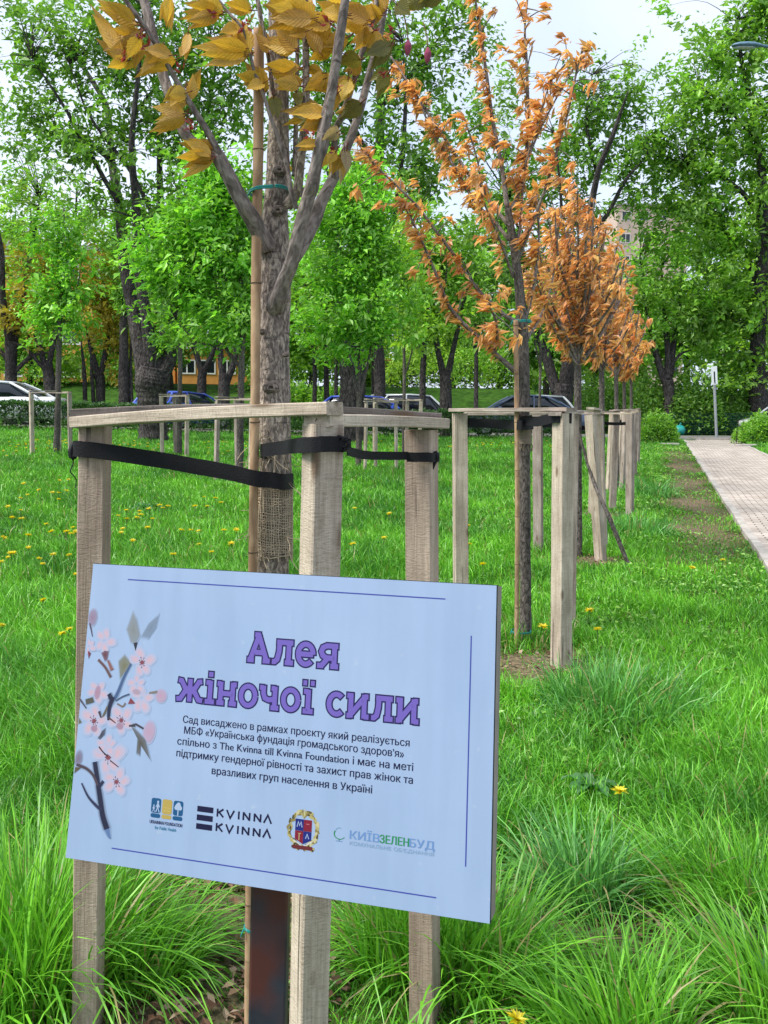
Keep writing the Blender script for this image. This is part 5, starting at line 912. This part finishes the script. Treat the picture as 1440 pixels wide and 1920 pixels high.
# ------------------------------------------------------------------ hedges and shrubs
def bush(name, label, cat, pts, h, wd, n_, cols, leaf, seed, group=None, rag=.12):
    g = np.random.default_rng(seed); p = np.array(pts, float); t = g.random(n_)*(len(p)-1); i = t.astype(int); u = (t-i)[:, None]; c = p[i]*(1-u)+p[np.minimum(i+1, len(p)-1)]*u
    rnd = rag >= .18; ef = 1-.65*np.abs(t/(len(p)-1)*2-1)**3 if rnd else 1
    dirv = nz(p[-1]-p[0])[:2] if len(p) > 1 else np.array([1., 0]); nv = np.array([-dirv[1], dirv[0]])
    a = g.uniform(-1, 1, n_); z = g.random(n_)**.6; sh = np.where(g.random(n_) < .75, 1, g.random(n_)**.5)
    a = np.sign(a)*np.abs(a)**.5; edge = np.maximum(np.abs(a), 0); top = g.random(n_) < .45; z = np.where(top, 1+g.normal(0, rag*.5, n_), z); 
    lump = 1+rag*np.sin(t*17+seed)*np.sin(t*41)
    x = c[:, 0]+nv[0]*a*wd/2*sh*(1-.18*z**3)+g.normal(0, .03, n_); y = c[:, 1]+nv[1]*a*wd/2*sh*(1-.18*z**3)+g.normal(0, .03, n_)
    pos = np.stack([x, y, G(x, y)+h*z*lump*ef*((1-.42*np.abs(a)**2.2) if rnd else 1)], -1); d = np.stack([g.normal(0, .7, n_), g.normal(0, .7, n_), g.normal(.35, .5, n_)], -1); nn = g.normal(0, .6, (n_, 3))+[0, 0, .8]
    tt = g.random((n_, 1)); col = (np.array(cols[0])*(1-tt)+np.array(cols[1])*tt)*g.uniform(.7, 1.2, (n_, 1)); mb = MB(); L_ = leaf*g.uniform(.6, 1.3, n_); mb.leaves(pos, d, nn, L_, L_*.5, col, .2, .1)
    o = mb.build(name, LEAF, loc=p.mean(0)); tag(o, label, cat, group)
    sm = MB()
    for _ in range(max(6, int(n_/700))):
        q = g.random()*(len(p)-1); j = int(q); b_ = p[j]*(1-q+j)+p[min(j+1, len(p)-1)]*(q-j); b_ = np.array([b_[0]+g.normal(0, wd*.15), b_[1]+g.normal(0, wd*.15), 0]); b_[2] = float(G(b_[0], b_[1])); sm.tube([b_, b_+[g.normal(0, .06), g.normal(0, .06), h*.5], b_+[g.normal(0, .15), g.normal(0, .15), h*.9]], [.016, .012, .005], 5, 6)
    s_ = sm.build('stem', BARK2, o); return o
HG = ((.03, .11, .02), (.08, .22, .035))
def hl(px0, px1, D0, D1, n_): return [np.array([gx(a, d), d, 0]) for a, d in zip(np.linspace(px0, px1, n_), np.linspace(D0, D1, n_))]
bush('hedge', 'long clipped dark hedge between the lawn and the parked cars', 'hedge', hl(-90, 1035, 36.3, 36.6, 8), .98, 1.0, 36000, HG, .11, 301, None, .06)
bush('shrub', 'rounded shrub left of the path end', 'shrub', [np.array([gx(x_, 35.6), 35.6, 0]) for x_ in (1195, 1262)], .95, 1.1, 5200, MDG, .12, 302, None, .18)
bush('shrub', 'broad shrub right of the path end', 'shrub', [np.array([gx(x_, 35.2), 35.2, 0]) for x_ in (1378, 1500)], .98, 1.2, 8000, MDG, .12, 303, None, .18)
for i, (x_, D, h, wd, lab, c) in enumerate(((40, 58, 2.2, 5, 'wide bush before the orange building at the left edge', MDG), (150, 59, 2.0, 4.2, 'bush before the orange building behind the maples', LMG), (250, 58, 1.8, 3.4, 'bush before the orange building behind the huge trunk', MDG), (820, 62, 3.0, 6, 'wide pale bush on the bank behind the silver car', LMG), (930, 61, 3.2, 6, 'wide bush on the bank above the dark sedan', MDG), (560, 52, 1.3, 2.0, 'low bush behind the near trunk on the grassy bank', MDG), (632, 52, 1.2, 2.4, 'low bush in front of the big middle trunk bank', MDG), (1290, 47.5, 2.6, 2.4, 'dark bush behind the wire fence', DKG), (1345, 48, 2.2, 2.4, 'dark bush behind the road sign pole', DKG), (1215, 48, 2.8, 2.6, 'dark bush behind the last copper cherry', DKG), (1130, 49, 2.4, 3, 'dark bush behind the copper cherry trunks', DKG), (1400, 49, 2.6, 3, 'dark bush at the right edge behind the shrub', DKG))):
    c0 = gx(x_, D); bush('shrub', lab, 'shrub', [np.array([c0-wd*.6, D, 0]), np.array([c0+wd*.6, D, 0])], h, wd, 4200, c, .2, 310+i, 'bushes beyond the street', .3)
for p0_, p1_, D_, h_, lb_, c_ in ((470, 700, 67, 3.4, 'tall hedge behind the pale pavement left of the kiosk', MDG), (735, 1000, 67, 3.6, 'tall hedge behind the pale pavement right of the kiosk', DKG), (990, 1200, 66, 3.8, 'tall hedge behind the pavement and the copper cherries', MDG)):
    bush('hedge', lb_, 'hedge', hl(p0_, p1_, D_, D_, 4), h_, 2.2, 9000, c_, .3, 330+p0_, None, .3)
# ------------------------------------------------------------------ dandelions
def dand(seed):
    g = np.random.default_rng(seed); mb = MB(); n_ = 46; a = g.uniform(0, 6.28, n_); e = g.uniform(-.1, 1.2, n_); d = np.stack([np.cos(a)*np.cos(e), np.sin(a)*np.cos(e), np.sin(e)*.6], -1); z = np.zeros((n_, 3))
    mb.leaves(z, d, np.tile([0, 0, 1.], (n_, 1))+g.normal(0, .2, (n_, 3)), .025*g.uniform(.75, 1.15, n_), .0085, np.array((.9, .78, .02))*g.uniform(.75, 1.1, (n_, 1)), .15, .12); return mb
root = thing('dandelion', (0, 0, 0), 'x', 'dandelion', 'dandelions in the lawn'); mb = dand(1)
for i in range(len(mb.v)): mb.v[i] = mb.v[i]+[0, 0, .0]
fl = mb.build('flower_head', LEAF, root); fl.location = (0, 0, .15)
mb = MB(); mb.tube([(0, 0, 0), (.006, .004, .07), (0, 0, .148)], [.0028, .0025, .0025], 6, 8, (.09, .2, .03)); mb.build('stem', LEAF, root)
zd = [(133, 380), (155, 443), (117, 530), (122, 578), (45, 510), (67, 572), (20, 684), (158, 670), (260, 608), (290, 650), (160, 740), (60, 772), (45, 795), (75, 772), (5, 822), (220, 803), (240, 832), (300, 780), (390, 783), (400, 662), (410, 627), (375, 650), (425, 890), (243, 1037), (12, 1178), (335, 362), (385, 358), (330, 432), (372, 420), (294, 430), (218, 417), (115, 462), (330, 468), (427, 650),
      (665, 560), (710, 530), (785, 535), (790, 555), (838, 522), (897, 502), (915, 517), (945, 507), (770, 572), (715, 578), (690, 634), (682, 655), (747, 700), (830, 627), (858, 578), (1020, 642), (1073, 642), (1117, 648), (1097, 507), (1165, 508), (1148, 456), (1212, 462), (1243, 487), (1258, 642), (1330, 640), (1302, 716), (1120, 722), (975, 778), (1190, 765), (390, 1200), (350, 1225)]
sp = [(x/3, 780+y/3) for x, y in zd]+[(662, 1020), (720, 1008), (730, 963), (665, 953), (968, 1912), (1162, 1484), (905, 1058), (1105, 1145), (1018, 1175), (1120, 1180), (1298, 825+240), (1355, 1050), (880, 1020), (878, 985)]
rg = np.random.default_rng(12)
sp += [(rg.uniform(0, 860), 824+rg.gamma(1.4, 7)) for _ in range(150)]+[(rg.uniform(880, 1040), 826+rg.gamma(1.4, 5)) for _ in range(24)]
first = True; used_lab = {}
for (x, y) in sp:
    hz = .15
    r = RM@np.array([(x-720)/FPX, (960-y)/FPX, -1.]); r = r/r[1]; lo, hi = 1.5, 36.
    for _ in range(40):
        m_ = (lo+hi)/2
        if CAMH+r[2]*m_ > float(G(r[0]*m_, m_))+hz: lo = m_
        else: hi = m_
    if lo > 35.2: continue
    o = root if first else copy_tree(root); first = False; o.location = (r[0]*lo, lo, float(G(r[0]*lo, lo))); o.rotation_euler.z = rg.uniform(0, 6.28); o.scale = (1.15+.25*(lo > 8),)*2+(1.0,)
    fh = [c for c in bpy.data.objects if c.parent == o and c.name.startswith('flower')][0]; fh.rotation_euler = (rg.normal(.2, .2), rg.normal(0, .25), 0); s_ = rg.uniform(.8, 1.2); fh.scale = (s_, s_, s_)
    if y < 860: o['label'] = 'tiny yellow dandelion in the band before the hedge'; o['group'] = 'dandelions before the hedge'
    elif x > 870: o['label'] = 'lone yellow dandelion in the grass right of the sign'; o['group'] = 'dandelions right of the sign'
    elif x > 205: o['label'] = 'yellow dandelion in the lawn behind the near tree frame'; o['group'] = 'dandelions behind the near frame'
    else: o['label'] = 'yellow dandelion in the lawn left of the left near stake'; o['group'] = 'dandelions left of the near frame'
    if y > 1900: o['label'] = 'dandelion at the bottom edge just right of the right stake'
    if 1480 < y < 1490: o['label'] = 'single dandelion in the short grass right of the sign edge'
# dock plants
def dock(px, py, label, n_, s_, seed):
    g = np.random.default_rng(seed); p = GP(px, py); mb = MB()
    for i in range(n_):
        a = i/n_*6.28+g.uniform(-.4, .4); L_ = s_*g.uniform(.7, 1.2); u = np.linspace(0, 1, 9); v = np.linspace(-1, 1, 5); ax = np.array([np.cos(a), np.sin(a), 0]); sv = np.array([-np.sin(a), np.cos(a), 0])
        q = p+ax*(u*L_*.85)[:, None]+np.array([0, 0, 1.])*(L_*(1.0*u-.9*u*u)+.01)[:, None]; wf = .32*L_*np.sin(np.pi*np.clip(u, .02, 1)**.75); X = q[:, None]+sv*(wf/2)[:, None, None]*v[None, :, None]+np.array([0, 0, 1.])*(np.abs(v)[None]*wf[:, None]*.25+.006*np.sin(u*14+i)[:, None]*v[None])[..., None]
        mb.grid(X, np.array((.05, .19, .04))*g.uniform(.8, 1.25)*np.where(np.abs(v) < .1, 1.5, 1)[None, :, None].repeat(9, 0).reshape(-1, 1))
    return tag(mb.build('dock_plant', LEAF, loc=p, smooth=True), label, 'dock plant')
dock(1395, 1800, 'broad leaved dock plant at the right edge of the bare soil', 9, .20, 1); dock(1110, 1490, 'low round leaved weed beside the single dandelion', 12, .13, 2); dock(275, 960, 'dark broad leaved weed by the dandelions behind the near frame', 9, .3, 3)
# ------------------------------------------------------------------ parked cars
GLASS = plain('car_glass', (.012, .016, .022), .08, .6, 0, .1); TYRE = plain('tyre_rubber', (.02, .02, .02), .85, .2); RIM = plain('wheel_rim', (.45, .46, .48), .3, .5, .8); REDL = plain('tail_lens', (.35, .01, .012), .2, .5); LENS = plain('clear_lens', (.7, .72, .75), .15, .6)
def paint(name, c):
    m, n, b = mat(name, .28, .5); b.inputs['Base Color'].default_value = (*c, 1); b.inputs['Coat Weight'].default_value = .8; b.inputs['Coat Roughness'].default_value = .05; return m
def loft(mb, rows, col=(1, 1, 1)):
    X = np.array(rows, float); m_, k = X.shape[:2]; i = np.arange(m_-1)[:, None]*k; j = np.arange(k); j2 = (j+1) % k
    mb.add(X.reshape(-1, 3), [np.stack([i+j, i+j2, i+k+j2, i+k+j], -1).reshape(-1, 4), np.arange(k)[::-1], np.arange(k)+(m_-1)*k], col)
def car(px, D, face, label, pm, H=1.45, Ln=4.6, style='sedan', sc=1.0, yaw=0, name='parked_car'):
    x = gx(px, D); root = thing(name, (0, 0, 0), label, 'car', 'cars parked along the street'); hw = .88
    tail = .96 if style == 'sedan' else 1.02
    st = [(-.5, .62, .80), (-.49, .72, .9), (-.42, .82, .97), (-.27, .94, 1), (-.05, .97, 1), (.2, .98, 1), (.36, tail+.02, .98), (.47, tail, .93), (.5, tail-.12, .86)]   # front at -x
    rows = []
    for u, zb, ws in st:
        w_ = hw*ws; lo = .24 if -.48 < u < .48 else .36
        rows.append([(u*Ln, -w_*.96, lo), (u*Ln, -w_*1.02, .5), (u*Ln, -w_, zb-.1), (u*Ln, -w_*.9, zb), (u*Ln, 0, zb+.03), (u*Ln, w_*.9, zb), (u*Ln, w_, zb-.1), (u*Ln, w_*1.02, .5), (u*Ln, w_*.96, lo)])
    mb = MB(); loft(mb, rows); body = mb.build('body', pm, root, smooth=True)
    a0, a1, a2, a3 = (-.27, -.09, .17, .38) if style == 'sedan' else (-.29, -.12, .34, .46)
    cs = [(a0, .95, .80, .94), (a0+.04, .99+(H-1)*.2, .78, .9), (a1, H-.05, .66, .72), ((a1+a2)/2, H, .66, .72), (a2, H-.04, .65, .71), (a3-.05, 1.0+(H-1)*.3, .74, .86), (a3, .96, .78, .92)]
    rows = []; rf = []
    for u, z, wt, wb in cs:
        zz = max(z, .97); rows.append([(u*Ln, -hw*.93, .93), (u*Ln, -hw*(wt+.03), zz-.02), (u*Ln, 0, zz+.015), (u*Ln, hw*(wt+.03), zz-.02), (u*Ln, hw*.93, .93)])
    mb = MB(); loft(mb, rows); mb.build('window', GLASS, root, smooth=True)
    mb = MB(); k = [c for c in cs if c[1] > 1.2*H/1.45]; rr = []
    for u, z, wt, wb in cs[2:5]:
        rr.append([(u*Ln, -hw*(wt+.05), z-.045), (u*Ln, -hw*(wt+.045), z+.012), (u*Ln, 0, z+.04), (u*Ln, hw*(wt+.045), z+.012), (u*Ln, hw*(wt+.05), z-.045)])
    loft(mb, rr); mb.build('roof', pm, root, smooth=True)
    for s_ in (-1, 1):
        mb = MB()
        for (p, q) in ((0, 2), (6, 4)):
            A_, B_ = cs[p], cs[q]; mb.tube([(A_[0]*Ln, s_*hw*.95, .95), ((A_[0]+B_[0])/2*Ln, s_*hw*.88, (.95+B_[1])/2+.02), (B_[0]*Ln, s_*hw*(B_[2]+.05), B_[1]-.01)], [.05, .045, .04], 6, 10); mb.build('pillar', pm, root); mb = MB()
        um = (a1+a2)/2+.03; mb.tube([(um*Ln, s_*hw*.96, .93), (um*Ln, s_*hw*.72, H-.03)], .032, 6); mb.build('pillar', pm, root)
        mb = MB(); mb.tube([((a0+.07)*Ln, s_*hw*.98, 1.0), ((a0+.07)*Ln-.02, s_*(hw+.1), 1.02), ((a0+.07)*Ln, s_*(hw+.18), 1.03)], [.04, .075, .06], 8, 8); mb.build('mirror', pm, root)
        mb = MB(); mb.box((.497*Ln-.1, s_*hw*.55-.2, .74), (.497*Ln+.02, s_*hw*.55+.2, .88)); mb.build('tail_light', REDL, root)
        mb = MB(); mb.box((-.497*Ln-.02, s_*hw*.55-.2, .58), (-.497*Ln+.2, s_*hw*.55+.2, .7)); mb.build('headlight', LENS, root)
        for u in (-.31, .31):
            mb = MB(); a = np.linspace(0, 6.2832, 28, endpoint=False); c = np.array([u*Ln, s_*hw*.9, .32]); ring = [[c+np.array([np.cos(t)*r_, s_*o, np.sin(t)*r_]) for t in a] for r_, o in ((.2, -.02), (.3, -.02), (.32, .03), (.32, .1), (.3, .13), (.2, .13))]
            loft(mb, ring); wl = mb.build('wheel', TYRE, root, smooth=True); mb = MB(); loft(mb, [[c+np.array([np.cos(t)*r_, s_*o, np.sin(t)*r_]) for t in a] for r_, o in ((.2, .132), (.14, .11), (.05, .128))]); mb.build('rim', RIM, wl)
    root.location = (x, D, float(G(x, D))+.012); root.rotation_euler.z = (0 if face < 0 else math.pi)+math.radians(yaw); root.scale = (sc,)*3; return root
WH, BLC, DBL, SIL = paint('white_paint', (.72, .74, .77)), paint('blue_paint', (.02, .06, .42)), paint('dark_blue_paint', (.06, .09, .17)), paint('silver_paint', (.46, .5, .52))
car(-6, 40, -1, 'white car parked at the left edge behind the hedge', WH, 1.5, 4.7, 'sedan', 1.2)
car(345, 42.2, 1, 'blue car parked end on beside the huge old tree', BLC, 1.42, 4.0, 'hatch', 1.14, 62)
car(690, 41.8, 1, 'blue car with a pale roof line below the big middle trunk', BLC, 1.44, 4.1, 'hatch', 1.12)
car(752, 48.6, 1, 'white estate car parked behind the silver car', WH, 1.7, 4.4, 'hatch')
car(783, 44.8, 1, 'silver car facing right behind the forked dark tree', SIL, 1.72, 4.2, 'hatch')
car(975, 39.9, -1, 'dark blue sedan facing left behind the second tree frame', DBL, 1.5, 4.6, 'sedan', 1.12)
car(985, 46.8, -1, 'grey car partly hidden behind the dark blue sedan', SIL, 1.62, 4.2, 'hatch', 1.12)
car(1478, 44.8, -1, 'pale car at the right edge under the dense tree', SIL, 1.6, 4.4, 'hatch')
# ------------------------------------------------------------------ buildings
def building(name, label, px0, px1, D, ytop, depth, wallm, rows, cols, roofm, winw=1.3, winh=1.5, base=None, roofh=.35):
    x0, x1 = gx(px0, D), gx(px1, D); zt = float(P((px0+px1)/2, ytop, D)[2]); zb = float(G((x0+x1)/2, D))-.3 if base is None else base
    root = thing(name, (x0, D, zb), label, 'building'); mb = MB(); mb.box((x0, D, zb), (x1, D+depth, zt)); wl = mb.build('wall', wallm, root)
    mb = MB(); mb.box((x0-.3, D-.35, zt+.002), (x1+.3, D+depth+.3, zt+roofh)); mb.build('roof', roofm, root)
    for r in range(rows):
        for c in range(cols):
            cx = x0+(c+.5)/cols*(x1-x0); cz = zb+.3+(r+.55)/rows*(zt-zb-.4); mb = MB(); f = .09
            for lo, hi in (((cx-winw/2, D-.06, cz-winh/2), (cx-winw/2+f, D-.003, cz+winh/2)), ((cx+winw/2-f, D-.06, cz-winh/2), (cx+winw/2, D-.003, cz+winh/2)), ((cx-winw/2+f+.001, D-.06, cz-winh/2), (cx+winw/2-f-.001, D-.003, cz-winh/2+f)), ((cx-winw/2+f+.001, D-.06, cz+winh/2-f), (cx+winw/2-f-.001, D-.003, cz+winh/2)), ((cx-f/2, D-.05, cz-winh/2+f+.001), (cx+f/2, D-.004, cz+winh/2-f-.001))): mb.box(lo, hi)
            wn = mb.build('window', WFR, root); mb = MB(); mb.box((cx-winw/2+.02, D-.02, cz-winh/2+.02), (cx+winw/2-.02, D-.008, cz+winh/2-.02)); mb.build('pane', GLASS, wn)
    return root
WFR = plain('white_window_frame', (.7, .7, .68), .6); ORG = plain('orange_render', (.62, .29, .085), .9, .1, 0, .2, 1.5); PINKR = plain('pink_panel', (.52, .40, .34), .9, .1, 0, .2, .6); TILE = plain('orange_roof', (.55, .19, .075), .8, .2, 0, .3, 3); GRYR = plain('roof_metal', (.3, .3, .31), .7)
building('orange_building', 'orange rendered building behind the yellow maples', -160, 330, 68, 470, 12, ORG, 4, 9, GRYR)
building('low_orange_building', 'low orange building wing behind the leaning twin trunks', 334, 520, 67.5, 655, 9, ORG, 1, 5, GRYR, 1.2, 1.0)
building('kiosk', 'small kiosk with orange roof behind the big middle trunk', 655, 735, 68, 700, 4, WFR, 1, 3, TILE, .8, .45, None, .95)
building('apartment_tower', 'pale apartment tower glimpsed above the copper cherries', 1140, 1270, 190, 385, 16, PINKR, 10, 4, GRYR, 1.8, 1.7, -1)
building('apartment_block', 'pale apartment block glimpsed at the left edge above the maples', -60, 66, 170, 440, 14, PINKR, 8, 4, GRYR, 1.6, 1.6, -1)
# ------------------------------------------------------------------ street furniture
x0, x1 = gx(1258, 46.6), gx(1500, 46.6); root = thing('wire_fence', (x0, 46.6, float(G(x0, 46.6))), 'dark green wire mesh fence across the street behind the path end', 'fence')
FG = plain('green_wire', (.02, .09, .07), .6); z0 = float(G(x0, 46.6))
for i in range(6):
    xq = x0+(x1-x0)*i/5; mb = MB(); mb.tube([(xq, 46.6, z0-.1), (xq, 46.6, z0+1.1)], .03, 8); mb.build('post', FG, root)
mb = MB()
for z in np.linspace(.08, 1.05, 9): mb.tube([(x0, 46.56, z0+z), (x1, 46.56, z0+z)], .008, 4)
for xq in np.linspace(x0, x1, 75): mb.tube([(xq, 46.575, z0+.06), (xq, 46.575, z0+1.06)], .008, 4)
mb.build('mesh_panel', FG, root)
b0 = P(1345, 812, 39.6); t0_ = P(1338, 690, 39.6); b0[2] = float(G(b0[0], 39.6)); root = thing('road_sign', b0, 'white plate road sign on a leaning grey pole past the path end', 'road sign'); mb = MB(); mb.tube([b0-[0, 0, .2], t0_+[0, 0, .02]], .055, 10); mb.build('pole', plain('galvanised', (.36, .38, .40), .5, .4, .4), root)
c = P(1339.5, 704, 39.45); up = nz(t0_-b0); mb = MB(); mb.beam(c-up*.37, c+up*.37, .24, .012, (0, -1, 0), .001, 2, 0, (.75, .77, .8)); pl_ = mb.build('plate', VC, root)
mb = MB(); f_ = c+np.array([.0, -.0085, 0]); mb.beam(f_-up*.27, f_+up*.16, .055, .003, (0, -1, 0), .0005, 2, 0, (.03, .03, .04)); mb.tube([f_-up*.3+[-.04, 0, 0], f_-up*.3+[.04, 0, 0]], .012, 5, col=(.03, .03, .04)); mb.build('symbol', VC, pl_)
hd = P(1400, 86, 20); pp = P(1530, 100, 20.3); g0z = float(G(pp[0], pp[1])); root = thing('street_lamp', (pp[0], pp[1], g0z), 'blue grey street lamp head reaching in at the upper right edge', 'street lamp'); LM = plain('lamp_grey', (.10, .19, .27), .45, .4)
mb = MB(); mb.tube([(pp[0], pp[1], g0z-.1), (pp[0], pp[1], pp[2]-1), (pp[0]-.05, pp[1], pp[2]-.2)], [.09, .07, .06], 10, 20); mb.build('pole', LM, root, smooth=True)
mb = MB(); mb.tube([(pp[0]-.05, pp[1], pp[2]-.3), (pp[0]-.25, pp[1], pp[2]+.0), hd+[.5, .05, .0], hd+[.28, 0, .01]], .032, 8, 20); mb.build('arm', LM, root, smooth=True)
mb = MB(); k = 12; rows = []
for u, w_, h in ((-.30, .02, .012), (-.27, .07, .035), (-.18, .11, .06), (0, .125, .075), (.15, .10, .07), (.26, .055, .05), (.32, .03, .03)): rows.append([hd+np.array([u, math.cos(t)*w_, (math.sin(t)*h*(1 if math.sin(t) > 0 else .45))]) for t in np.linspace(0, 6.2832, k, endpoint=False)])
loft(mb, rows); mb.build('lamp_head', LM, root, smooth=True); mb = MB(); loft(mb, [[hd+np.array([u*1.0, math.cos(t)*w_, -.036+math.sin(t)*.014]) for t in np.linspace(0, 6.2832, k, endpoint=False)] for u, w_ in ((-.24, .03), (-.12, .085), (.08, .085), (.16, .04))]); mb.build('lens', plain('lamp_lens', (.5, .55, .6), .2), root, smooth=True)
c = P(1275, 790, 45.8); c[2] = float(G(c[0], 45.8))+.24; mb = MB(); g = np.random.default_rng(3); rows = []
for ph in np.linspace(-1.45, 1.45, 9): rows.append([c+np.array([math.cos(t)*math.cos(ph)*.27*(1+.08*math.sin(3*t+ph*4)), math.sin(t)*math.cos(ph)*.25, math.sin(ph)*.24*(1+.1*math.cos(2*t))]) for t in np.linspace(0, 6.2832, 16, endpoint=False)])
loft(mb, rows); mb.tube([c+[0, 0, .22], c+[.02, 0, .29], c+[.05, 0, .34]], [.05, .03, .06], 7, 8); tag(mb.build('rubbish_bag', plain('teal_plastic', (.02, .30, .27), .35, .4), loc=c-[0, 0, .24], smooth=True), 'knotted teal rubbish bag by the wire fence', 'bag')
for px0_, px1_, y_ in ((1238, 1272, 834), (1378, 1418, 836)):
    a, b_ = GP(px0_, y_), GP(px1_, y_); mb = MB(); mb.beam(a+[0, 0, .02], b_+[0, 0, .02], .35, .08, (0, 0, 1), .01, 2); tag(mb.build('path_edging', CONC), kind='structure')
